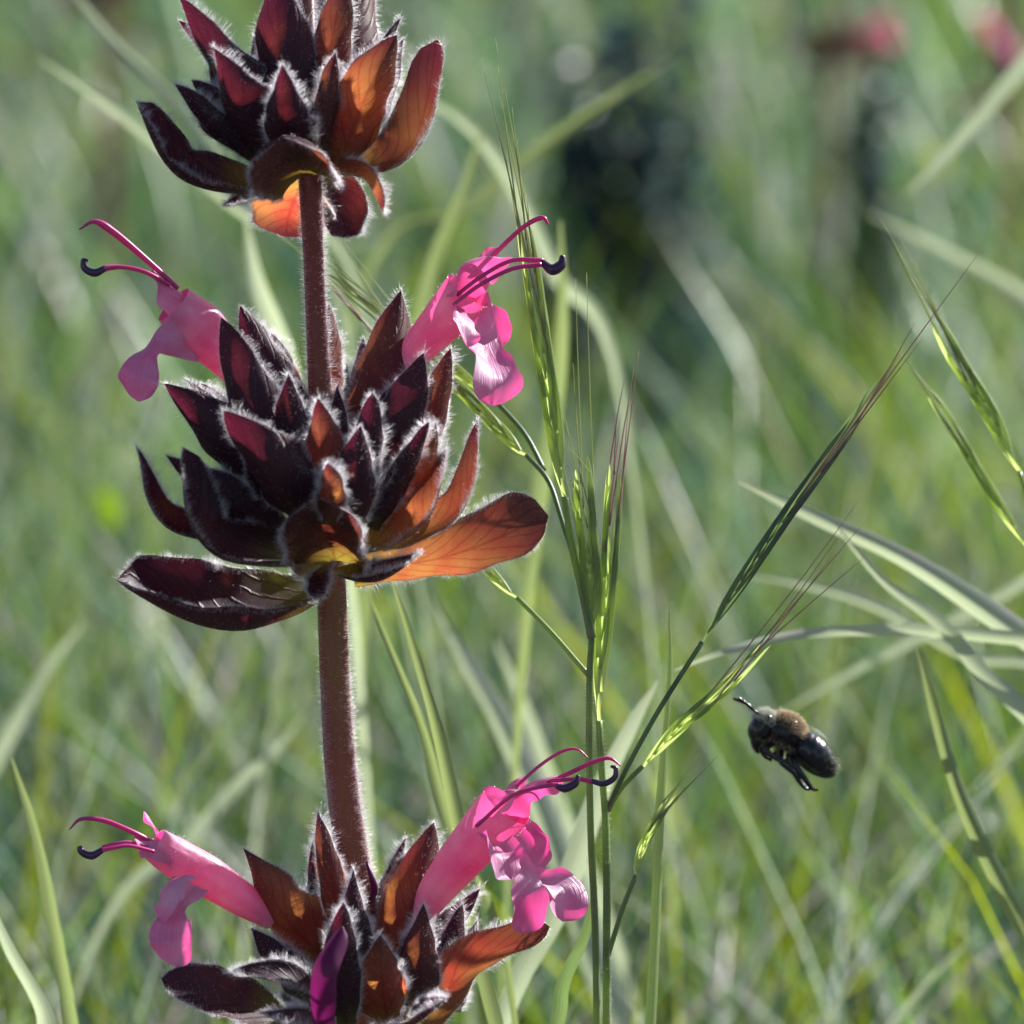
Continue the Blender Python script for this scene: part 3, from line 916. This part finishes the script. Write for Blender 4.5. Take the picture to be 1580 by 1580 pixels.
GB = 'blurred grass blades behind the sage'
BL = [  # tip->base pixels with depth, width, material, label
    ([(1138, 742, 90), (1250, 790, 92), (1400, 866, 94), (1530, 950, 95), (1660, 1045, 96)], 46, 'brome_pale', 'long pale grass blade with pinkish tip crossing behind the dark brome spikelet'),
    ([(1290, 812, 84), (1370, 892, 86), (1450, 965, 88), (1520, 1035, 90), (1600, 1120, 92)], 34, 'brome_pale', 'shorter pale blade parting from under the long pinkish-tipped blade'),
    ([(1120, 885, 110), (1220, 900, 112), (1350, 932, 114), (1480, 1010, 116)], 34, 'brome_pale', 'silvery near-level grass blade right of the dark brome spikelet'),
    ([(1040, 1035, 60), (1130, 1005, 62), (1260, 978, 84), (1430, 972, 88), (1600, 985, 92)], 26, 'brome_pale', 'arching grass blade passing above the flying bee'),
    ([(1190, 1110, 150), (1300, 1050, 150), (1440, 975, 150), (1580, 900, 150)], 34, 'brome_pale', 'faint wide blade rising right directly behind the bee'),
    ([(1415, 1000, 70), (1450, 1110, 72), (1490, 1240, 74), (1580, 1420, 76)], 32, 'blade', 'green blade running down steeply to the right of the bee'),
    ([(1400, 300, 170), (1480, 215, 170), (1580, 110, 170), (1680, 0, 170)], 74, 'brome_pale', 'wide pale blade slanting in the top right background'),
    ([(60, 90, 150), (140, 140, 150), (240, 215, 150), (380, 330, 150)], 48, 'brome_pale', 'pale pinkish blade slanting behind the left of the top whorl'),
    ([(90, -40, 160), (180, 60, 160), (270, 160, 160), (380, 300, 160)], 56, 'brome_pale', 'wide pale green blade slanting behind the top whorl'),
    ([(640, 140, 180), (720, 200, 180), (790, 280, 180), (860, 420, 180)], 52, 'brome_pale', 'wide silvery blade arching right from behind the top whorl'),
    ([(1045, 85, 220), (960, 140, 220), (860, 215, 220), (720, 330, 220)], 48, 'blade', 'blurred green blade slanting across the dark gap at the top'),
    ([(745, 190, 140), (710, 280, 140), (670, 400, 140), (630, 560, 140), (600, 740, 140)], 60, 'blade', 'broad yellow-green blade standing behind the upper right pink flower'),
    ([(865, 340, 100), (870, 480, 100), (860, 620, 100), (835, 800, 100)], 62, 'blade', 'broad green blade behind the tall upright spikelet'),
    ([(665, 920, 130), (720, 1020, 130), (780, 1130, 130), (850, 1290, 130), (900, 1450, 130)], 66, 'brome_pale', 'wide whitish blade rising behind the lower right pink flower'),
    ([(760, 980, 170), (810, 1100, 170), (870, 1250, 170), (920, 1420, 170)], 54, 'brome_pale', 'second whitish blade beside the wide one behind the lower right flower'),
    ([(600, 880, 44), (635, 980, 44), (670, 1120, 44), (706, 1290, 44), (740, 1480, 44)], 26, 'blade', 'slim bright green blade rising beside the middle of the sage stem'),
    ([(560, 900, 70), (600, 1000, 70), (650, 1130, 70), (700, 1290, 70)], 20, 'blade', 'slim blade just left of the bright green one beside the sage stem'),
    ([(1015, 1050, 80), (975, 1130, 80), (930, 1230, 80), (860, 1400, 80)], 42, 'brome_pale', 'whitish blade crossing behind the paired brome stalks'),
    ([(18, 1170, 70), (55, 1290, 70), (84, 1420, 70), (112, 1590, 70)], 28, 'blade', 'leaning stem-like blade at the left beyond the lower left flower'),
    ([(-20, 1380, 50), (20, 1460, 50), (60, 1560, 50), (90, 1640, 50)], 34, 'brome_pale', 'short sharp bright blade at the lower left corner'),
    ([(130, 960, 180), (80, 1030, 180), (30, 1110, 180), (-30, 1230, 180)], 56, 'brome_pale', 'silvery blade leaning left below the big dark bract'),
    ([(470, 1100, 150), (420, 1160, 150), (370, 1210, 150), (300, 1290, 150)], 46, 'brome_pale', 'silvery blade leaning left behind the lower left flower tube'),
    ([(1500, 1450, 120), (1450, 1500, 120), (1390, 1570, 120), (1330, 1640, 120)], 30, 'brome_pale', 'pinkish-tipped blade leaning right near the lower right corner'),
    ([(1340, 330, 250), (1440, 380, 250), (1580, 460, 250), (1700, 560, 250)], 60, 'brome_pale', 'faint wide blade below the slanting blade at the top right'),
    ([(380, 340, 120), (400, 440, 120), (440, 560, 120), (480, 700, 120)], 60, 'brome_pale', 'wide whitish blade behind the stem between the upper whorls'),
]
for k, (px, wd, mt, lab) in enumerate(BL):
    if px[0][2] > 99:
        px = [(x_, y_, d_ * 1.9) for x_, y_, d_ in px]
        wd *= .95 if 'whitish' in lab else .65
    b0 = P3(px[-1])
    g = thing('grass_blade', (b0.x, b0.y, 0), lab, 'grass', GB)
    blade(g, px, wd, N(random.uniform(-.35, .35), random.uniform(-.1, .5), random.choice((-1, 1)) * random.uniform(.7, 1)), mt, root=(random.uniform(-.02, .02), random.uniform(0, .03)), seed=20 + k, cup=.45, a=.12, b=.6)

# far bromes on the right
for k, (ax, aw, wd, d, lab) in enumerate([
        ([(1572, 726), (1530, 640), (1480, 560), (1430, 470)], [(1358, 338), (1390, 370), (1366, 350), (1410, 400)], 40, 48, 'softly blurred brome spikelet drooping at the right above the pale blades'),
        ([(1590, 850), (1530, 760), (1470, 660), (1430, 600)], [(1380, 530), (1392, 548), (1400, 560)], 26, 56, 'thin blurred brome spikelet below the drooping one at the right')]):
    b0 = P(1620, 1500, d)
    g = thing('brome_grass', (b0.x, b0.y, 0), lab, 'grass', 'brome grasses beside the sage')
    spikelet(g, [(x, y, d) for x, y in ax], wd, [(x, y, d) for x, y in aw], 'brome', 'awn_green', 8, 40 + k, 2.6)
    x0, y0 = ax[0]
    stalk(g, [(x0, y0, d), (x0 + 26, y0 + 90, d), (x0 + 45, y0 + 260, d), (1620, 1500, d)], 6, 4, root=(.005, .01))

#BEE
# ------------------------------------------------------------------ bee
fwd = (RV * -.857 + UV_ * .515 - FV * .12).normalized()
dors = (RV * .515 + UV_ * .857)
dors = (dors - fwd * dors.dot(fwd)).normalized()
latv = dors.cross(fwd)
bee_o = P(1225, 1148, 36)
bmx = Matrix((fwd, latv, dors)).transposed().to_4x4()
bmx.translation = bee_o


def ellipsoid(c, r, nu=28, nv=18, taper=0.0, rot=0.0):
    th = np.linspace(0, math.pi, nv)
    ph = np.linspace(0, 2 * math.pi, nu, endpoint=False)
    x = np.cos(th)[:, None] * np.ones(nu)[None]
    f = 1 + taper * x
    y = np.sin(th)[:, None] * np.cos(ph)[None] * f
    z = np.sin(th)[:, None] * np.sin(ph)[None] * f
    V = np.stack([x * r[0], y * r[1], z * r[2]], -1).reshape(-1, 3)
    V = np.stack([V[:, 0] * math.cos(rot) - V[:, 2] * math.sin(rot), V[:, 1], V[:, 0] * math.sin(rot) + V[:, 2] * math.cos(rot)], -1) + np.array(c)
    i = np.arange(nv - 1)[:, None] * nu
    j = np.arange(nu)[None]
    q = np.stack([i + j, i + nu + j, i + nu + (j + 1) % nu, i + (j + 1) % nu], -1).reshape(-1, 4)
    return V * K, q, None, np.zeros((len(V), 2))


def ltube(pts, rad, n=18, sides=8):
    V, q, t, uv = tube([Vector(p) * K for p in pts], [r * K for r in rad], n=n, sides=sides, hint=Vector((.3, .9, .2)))
    return V, q, t, uv


bee_parts = [ellipsoid((60, 0, -4), (20, 27, 27)), ellipsoid((22, 0, 9), (34, 31, 30)), ellipsoid((-38, 0, 1), (47, 30, 28), taper=.14, rot=.26),
             ellipsoid((-6, 0, 0), (16, 18, 17)), ellipsoid((52, 0, -26), (9, 9, 12)), ellipsoid((60, 18, 2), (13, 9, 19)), ellipsoid((60, -18, 2), (13, 9, 19))]
for sgn in (1, -1):
    o_ = 0 if sgn > 0 else 6
    bee_parts += [
        ltube([(-4, 14 * sgn, -18), (-14, 26 * sgn, -28), (-38, 28 * sgn, -38 - o_), (-58, 26 * sgn, -46 - o_), (-68, 24 * sgn, -43 - o_)], [5.5, 6, 5, 3.6, 1.8]),
        ltube([(14, 14 * sgn, -20), (10, 30 * sgn, -34), (-12, 30 * sgn, -38 + o_), (-28, 27 * sgn, -42 + o_), (-36, 26 * sgn, -38)], [5, 5.5, 4.6, 3.2, 1.6]),
        ltube([(34, 14 * sgn, -18), (40, 26 * sgn, -30), (26, 28 * sgn, -34 - o_), (12, 24 * sgn, -36 - o_)], [5, 5.5, 4.5, 2.5]),
        ltube([(76, 9 * sgn, 12), (90, 14 * sgn, 14), (98, 16 * sgn + 2, 16), (120, 20 * sgn, 18 - o_)], [2.8, 2.6, 3.2, 2.8]),
        ltube([(60, 6 * sgn, -26), (52, 5 * sgn, -36), (42, 3 * sgn, -42)], [6, 4.5, 2.5])]
V, q, t, uv = join_parts(bee_parts)
bme = nmesh('bee', V, q, t)


def bee_mat():
    m, t = mat_new('bee_body')
    b = NB(t)
    tc = b.n('TexCoord')
    s = b.n('SeparateXYZ', {0: tc.outputs['Object']})
    x = b.math('DIVIDE', s.outputs[0], K)
    ns = b.n('TexNoise', {'Vector': tc.outputs['Object'], 'Scale': 900, 'Detail': 3})
    band = b.math('SINE', b.math('MULTIPLY', x, .42))
    th = b.ramp(b.math('ADD', b.math('MULTIPLY', x, .005), .5), [(.46, (.006, .006, .010)), (.54, (.012, .010, .010)), (.72, (.012, .010, .010)), (.8, (.008, .008, .010))])
    c = b.mix(b.math('MULTIPLY', ns.outputs[0], .5), th, C(.015, .012, .02))
    pr = b.n('BsdfPrincipled', {'Base Color': c, 'Roughness': .24, 'Specular IOR Level': .45, 'Coat Weight': .1})
    bp = b.n('Bump', {'Height': b.math('ADD', band, b.math('MULTIPLY', ns.outputs[0], .4)), 'Strength': .15, 'Distance': .0003})
    t.links.new(bp.outputs[0], pr.inputs['Normal'])
    b.out(pr.outputs[0])
    return m


M['bee'] = bee_mat()
bee = ob('bee', bme, M['bee'], label='dark fuzzy bee hovering in flight, shiny black abdomen and tan furry back', category='bee')
bee.matrix_world = bmx
md = bee.modifiers.new('remesh', 'REMESH')
md.mode = 'VOXEL'
md.voxel_size = 1.15 * K
md.use_smooth_shade = True
sm = bee.modifiers.new('smooth', 'SMOOTH')
sm.factor = .5
sm.iterations = 4
M['fur_tan'] = leafy('bee_tan_fur', C(.62, .50, .33), C(.62, .50, .32), .4, .5, .3)
M['fur_pale'] = leafy('bee_pale_fur', C(.62, .62, .52), C(.6, .6, .5), .35, .5, .3)
M['fur_dark'] = leafy('bee_dark_bristles', C(.010, .009, .012), C(.012, .01, .01), .1, .5, .2)


def fur(name, c, r, n, ln, rad, mat, cond, lie=(-.4, 0, 0)):
    d = norm(rng.normal(size=(n * 4, 3)))
    d = d[cond(d)][:n]
    p = (d * np.array(r) * .97 + np.array(c)) * K
    nn = norm(d / np.array(r)) + np.array(lie) + rng.normal(size=d.shape) * .3
    V, q, t, uv = hair_parts(p, nn, rng.uniform(.5, 1.1, len(d)) * ln * K, rad * K, 0)
    o = bpy.data.objects.new(name, nmesh(name, V, q, t))
    col.objects.link(o)
    o.data.materials.append(M[mat])
    o.parent = bee
    o['kind'] = 'stuff'
    return o


fur('back_fur', (22, 0, 9), (34, 31, 30), 1500, 10, .4, 'fur_tan', lambda d: (d[:, 2] > .15) & (d[:, 0] < .8))
fur('chest_fur', (22, 0, 9), (34, 31, 30), 500, 8, .3, 'fur_tan', lambda d: (d[:, 2] < -.45))
fur('side_fur', (22, 0, 9), (34, 31, 30), 1600, 8, .28, 'fur_dark', lambda d: np.abs(d[:, 2]) < .45)
fur('face_fur', (60, 0, -4), (20, 27, 27), 1500, 11, .34, 'fur_pale', lambda d: (d[:, 2] > .25), (.3, 0, .2))
fur('abdomen_bristles', (-38, 0, 1), (45, 29, 27), 700, 6, .25, 'fur_dark', lambda d: d[:, 0] < .8, (-.8, 0, 0))
fur('tail_fur', (-40, 0, -2), (44, 27, 26), 110, 8, .3, 'fur_pale', lambda d: (d[:, 0] < -.35) & (d[:, 2] > -.2), (-.8, 0, 0))
m, t = mat_new('bee_wing')
b = NB(t)
tr = b.n('BsdfTransparent', {'Color': C(.96, .95, .93)})
gl = b.n('BsdfGlossy', {'Color': C(.8, .8, .85), 'Roughness': .25})
b.out(b.n('MixShader', {0: .14, 1: tr.outputs[0], 2: gl.outputs[0]}).outputs[0])
M['wing'] = m
for sgn in (1, -1):
    for nm, x0, L, wd, sw in (('fore_wing', 30, 112, 40, -34), ('hind_wing', 18, 76, 28, -40)):
        pts = [Vector((x0, 22 * sgn, 26)) * K, Vector((x0 + sw * .35, (22 + L * .5) * sgn, 38)) * K, Vector((x0 + sw, (22 + L) * sgn, 34)) * K]
        g = leaf(pts, wd * K, (0, .1, 1), cup=.15, a=.7, b=.35, base=.15, seed=1, wave=.02)
        o = bpy.data.objects.new(nm, nmesh(nm, *grid_parts(g)))
        col.objects.link(o)
        o.data.materials.append(M['wing'])
        o.parent = bee

#MEADOW
# ------------------------------------------------------------------ far sages
far_no = [0]


def far_sage(px, py, d, yaw, label, keep):
    """a copy of the sage with its middle whorl near that spot, standing on the ground"""
    p = P(px, py, d)
    mid = P(500, 760, 0)
    r = thing('sage_plant', (p.x, p.y, 0), label, 'plant', 'sage plants in the meadow')
    s_ = p.z / mid.z
    r.scale = (s_,) * 3
    r.rotation_euler = (0, 0, yaw)
    nf = 0
    for ch in list(sage.children):
        if ch.name.split('.')[0] == 'leaf':
            continue
        if ch.name.split('.')[0] == 'flower':
            nf += 1
            if nf not in keep:
                continue
        c = ch.copy()
        col.objects.link(c)
        c.parent = r
        if 'sunlit' in c:
            del c['sunlit']
        if ch.name.startswith('flower') and not ch.name.startswith('flower_bud'):
            for g_ in list(ch.children):
                if 'lip' in g_.name:
                    e = g_.copy()
                    col.objects.link(e)
                    e.parent = c
    return r


far_sage(1225, -110, 2300, 2.6, 'blurred distant sage with a pink bloom above the dark brome spikelet', (3,))
far_sage(1590, -165, 1700, .9, 'blurred distant sage, dark with a magenta bloom, behind the slanting pale blade', (3,))
far_sage(130, -210, 2200, 4.0, 'faint blurred distant sage beyond the top whorl and the pinkish blade', (3,))

# ------------------------------------------------------------------ meadow
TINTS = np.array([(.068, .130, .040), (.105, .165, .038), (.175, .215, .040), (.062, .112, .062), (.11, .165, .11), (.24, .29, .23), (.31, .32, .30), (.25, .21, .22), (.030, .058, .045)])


def blades(n, x, y, h, wd, lean, segs=6, probs=None, droop=.35, ldir=None):
    z = gz_at(x, y) - .004
    az = rng.uniform(0, 2 * math.pi, n) if ldir is None else ldir
    ln = np.abs(rng.normal(0, lean, n))
    ww = wd * rng.uniform(.6, 1.3, n)
    fac = rng.uniform(0, math.pi, n)
    L = segs + 1
    u = np.linspace(0, 1, L)
    out = (ln[:, None] * u[None] + rng.uniform(0, droop, n)[:, None] * u[None] ** 2.5) * h[:, None]
    up = h[:, None] * (u[None] - (ln[:, None] ** 2 * .4 + .12) * u[None] ** 2.5)
    X = x[:, None] + np.cos(az)[:, None] * out
    Y = y[:, None] + np.sin(az)[:, None] * out
    Z = z[:, None] + up
    wu = ww[:, None] * (np.minimum(1, 1.3 * (1 - u) + .03) * (.75 + .25 * np.sin(u * math.pi)))[None]
    sx, sy = -np.sin(az + fac * .5), np.cos(az + fac * .5)
    A = np.stack([X - sx[:, None] * wu / 2, Y - sy[:, None] * wu / 2, Z], -1)
    B = np.stack([X + sx[:, None] * wu / 2, Y + sy[:, None] * wu / 2, Z], -1)
    V = np.stack([A, B], 2).reshape(-1, 3)
    k = (np.arange(n) * L * 2)[:, None] + (np.arange(segs) * 2)[None]
    q = np.stack([k, k + 1, k + 3, k + 2], -1).reshape(-1, 4)
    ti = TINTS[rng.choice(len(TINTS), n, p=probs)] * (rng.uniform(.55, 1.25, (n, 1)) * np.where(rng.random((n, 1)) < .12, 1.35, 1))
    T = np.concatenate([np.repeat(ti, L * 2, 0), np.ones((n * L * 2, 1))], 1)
    return V, q, T


def clump_noise(x, y):
    return (np.sin(x * 7.1 + 2 * np.sin(y * 2.3)) + np.sin(y * 5.3 + 1.7 * np.sin(x * 3.9 + 1)) + np.sin((x + y) * 11)) / 3


def field(n, d0, d1, spread0, spread1, keep):
    """random positions in a fan behind the focus plane, thinned into clumps"""
    xs_, ys_ = [], []
    while sum(map(len, xs_)) < n:
        d = d0 + (d1 - d0) * np.sqrt(rng.random(n))
        x = rng.uniform(-1, 1, n) * (spread0 + (spread1 - spread0) * (d - d0) / (d1 - d0))
        ok = clump_noise(x, d) + rng.normal(0, .35, n) > keep
        pxl = 790 + x / K * D / (D + d)
        for gp, gw, ga, gb in ((1000, 110, .7, 1.6), (270, 80, .8, 1.8), (1330, 80, .8, 1.8), (690, 60, .8, 2.5), (60, 60, .7, 2.)):
            ok &= ~((np.abs(pxl - gp) < gw) & (d > ga) & (d < gb) & (rng.random(n) < .85))
        xs_.append(x[ok])
        ys_.append(d[ok])
    return np.concatenate(xs_)[:n], np.concatenate(ys_)[:n]


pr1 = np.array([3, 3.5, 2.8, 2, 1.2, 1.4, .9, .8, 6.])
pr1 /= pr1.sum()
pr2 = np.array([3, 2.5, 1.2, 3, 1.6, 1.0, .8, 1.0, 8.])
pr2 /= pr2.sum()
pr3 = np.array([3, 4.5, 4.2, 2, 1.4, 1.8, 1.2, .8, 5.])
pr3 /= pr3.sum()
packs = []
for (n, d0, d1, s0, s1, h0, h1, wd, ln, pr, keep) in [
        (1500, .12, .50, .20, .36, .18, .43, .0019, .6, pr3, -.5),
        (5200, .40, 1.1, .34, .7, .16, .43, .0026, .6, pr3, -.3),
        (90, .14, .40, .22, .34, .20, .40, .0040, .55, pr1, -.4),
        (900, .35, .9, .35, .6, .16, .40, .0055, .5, pr1, -.1),
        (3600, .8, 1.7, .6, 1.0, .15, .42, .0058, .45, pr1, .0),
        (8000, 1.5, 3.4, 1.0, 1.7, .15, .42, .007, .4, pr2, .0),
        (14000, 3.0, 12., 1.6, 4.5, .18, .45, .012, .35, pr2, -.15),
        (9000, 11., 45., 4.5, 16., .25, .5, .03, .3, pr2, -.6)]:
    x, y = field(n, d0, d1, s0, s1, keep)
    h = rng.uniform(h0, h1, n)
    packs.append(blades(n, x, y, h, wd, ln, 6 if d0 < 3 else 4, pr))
# low sward all round
n = 9000
x = rng.uniform(-2.2, 2.2, n)
y = rng.uniform(-1.6, 2.6, n)
ok = (np.abs(x) > .03) | (np.abs(y) > .03)
x, y = x[ok], y[ok]
packs.append(blades(len(x), x, y, rng.uniform(.05, .17, len(x)), .0035, .5, 4, pr1))
off = 0
Vq, Qq, Tq = [], [], []
for V, q, T in packs:
    Vq.append(V)
    Qq.append(q + off)
    Tq.append(T)
    off += len(V)
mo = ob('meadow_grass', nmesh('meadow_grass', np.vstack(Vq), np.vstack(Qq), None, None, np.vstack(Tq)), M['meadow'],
        kind='stuff', label='dense green and straw meadow grass filling the background', category='grass')

# broad low leaves of meadow herbs
n = 5200
x, y = field(n, .5, 5.0, .5, 2.2, -.3)
h = rng.uniform(.02, .30, n) * np.where(rng.random(n) < .35, 1.0, .5)
cen = np.stack([x, y, gz_at(x, y) + h], -1)
a = rng.uniform(0, 6.28, n)
el = rng.normal(.2, .5, n)
dirv = np.stack([np.cos(a) * np.cos(el), np.sin(a) * np.cos(el), np.sin(el)], -1)
sd = norm(np.cross(dirv, rng.normal(size=(n, 3)) * .5 + np.array([0, 0, 1.])))
nrm = np.cross(sd, dirv)
Ls = rng.uniform(.012, .034, n)
Ws = Ls * rng.uniform(.35, .8, n)
rows = []
for uu, ww, zz in ((-.5, .12, 0), (-.25, .42, .03), (.05, .5, .05), (.3, .34, .02), (.5, .03, -.04)):
    c = cen + dirv * (Ls * uu)[:, None] + nrm * (Ls * zz)[:, None]
    rows += [c - sd * (Ws * ww)[:, None] + nrm * (Ws * ww * .3)[:, None], c, c + sd * (Ws * ww)[:, None] + nrm * (Ws * ww * .3)[:, None]]
V = np.stack(rows, 1).reshape(-1, 3)
k = (np.arange(n) * 15)[:, None]
fq = np.array([[r_ * 3 + c_, r_ * 3 + c_ + 1, r_ * 3 + c_ + 4, r_ * 3 + c_ + 3] for r_ in range(4) for c_ in range(2)])
q = (k[:, None] + fq[None]).reshape(-1, 4)
ti = TINTS[rng.choice([0, 1, 2, 2, 3, 4, 8], n)] * rng.uniform(.7, 1.2, (n, 1))
T = np.concatenate([np.repeat(ti, 15, 0), np.ones((n * 15, 1))], 1)
ob('herb_leaves', nmesh('herb_leaves', V, q, None, None, T), M['meadow'], kind='stuff', label='low broad green herb leaves among the meadow grass', category='plants')

# added dark leaf clumps standing in for deep shade in the meadow
def shade_clump(px, ytop, ybot, d, wpx, label, seed):
    r = np.random.default_rng(seed)
    top = P(px, ytop, d)
    bot = P(px, ybot, d)
    w_ = wpx * K * (D + d / 1000) / D
    zg = float(gz_at(np.array(top.x), np.array(top.y)))
    o = thing('shade_clump', (top.x, top.y, zg), label, 'shade_clump', 'added dark shade clumps far behind')
    H = top.z - zg
    parts = []
    for k in range(7):
        a_ = r.uniform(0, 6.28)
        e = Vector((top.x + math.cos(a_) * w_ * .35, top.y + math.sin(a_) * w_ * .35, zg + H * r.uniform(.6, .9)))
        b0 = Vector((top.x, top.y, zg - .01))
        parts.append(tube([b0, b0.lerp(e, .5) + Vector((0, 0, H * .08)), e], [.003, .002, .001], n=8, sides=5))
    ob('stems', nmesh('stems', *join_parts(parts)), M['shade_clump_stem'], o)
    n = 2600
    q_ = r.normal(size=(n, 3))
    q_ = q_ / np.linalg.norm(q_, axis=1)[:, None] * (r.random(n) ** .4)[:, None]
    lump = 1 + .3 * np.sin(q_[:, 0] * 7 + seed) * np.sin(q_[:, 2] * 6)
    c = np.stack([top.x + q_[:, 0] * w_ * .5 * lump, top.y + q_[:, 1] * w_ * .5 * lump, zg + H * (.52 + .5 * q_[:, 2] * lump)], -1)
    dr = norm(r.normal(size=(n, 3)))
    sd_ = norm(np.cross(dr, r.normal(size=(n, 3))))
    L = r.uniform(.008, .018, n)[:, None]
    V = np.stack([c - dr * L * .5, c + sd_ * L * .3, c + dr * L * .5, c - sd_ * L * .3], 1).reshape(-1, 3)
    q = np.arange(n * 4).reshape(-1, 4)
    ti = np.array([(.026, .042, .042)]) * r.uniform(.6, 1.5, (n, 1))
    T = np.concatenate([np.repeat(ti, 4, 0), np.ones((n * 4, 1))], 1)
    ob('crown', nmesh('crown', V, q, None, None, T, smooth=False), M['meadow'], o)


M['shade_clump_stem'] = leafy('shade_clump_stem', C(.05, .035, .03), C(.03, .03, .02), .05, .7, .2)
shade_clump(1000, -60, 330, 1500, 230, 'added dark leaf clump standing in for shade behind the blade slanting across the gap at the top', 1)
shade_clump(900, 90, 420, 1900, 120, 'narrower added dark clump standing in for shade beside the wide one at the top', 2)
shade_clump(1345, 150, 420, 1900, 90, 'added dark leaf clump standing in for shade below the slanting blade at the top right', 3)
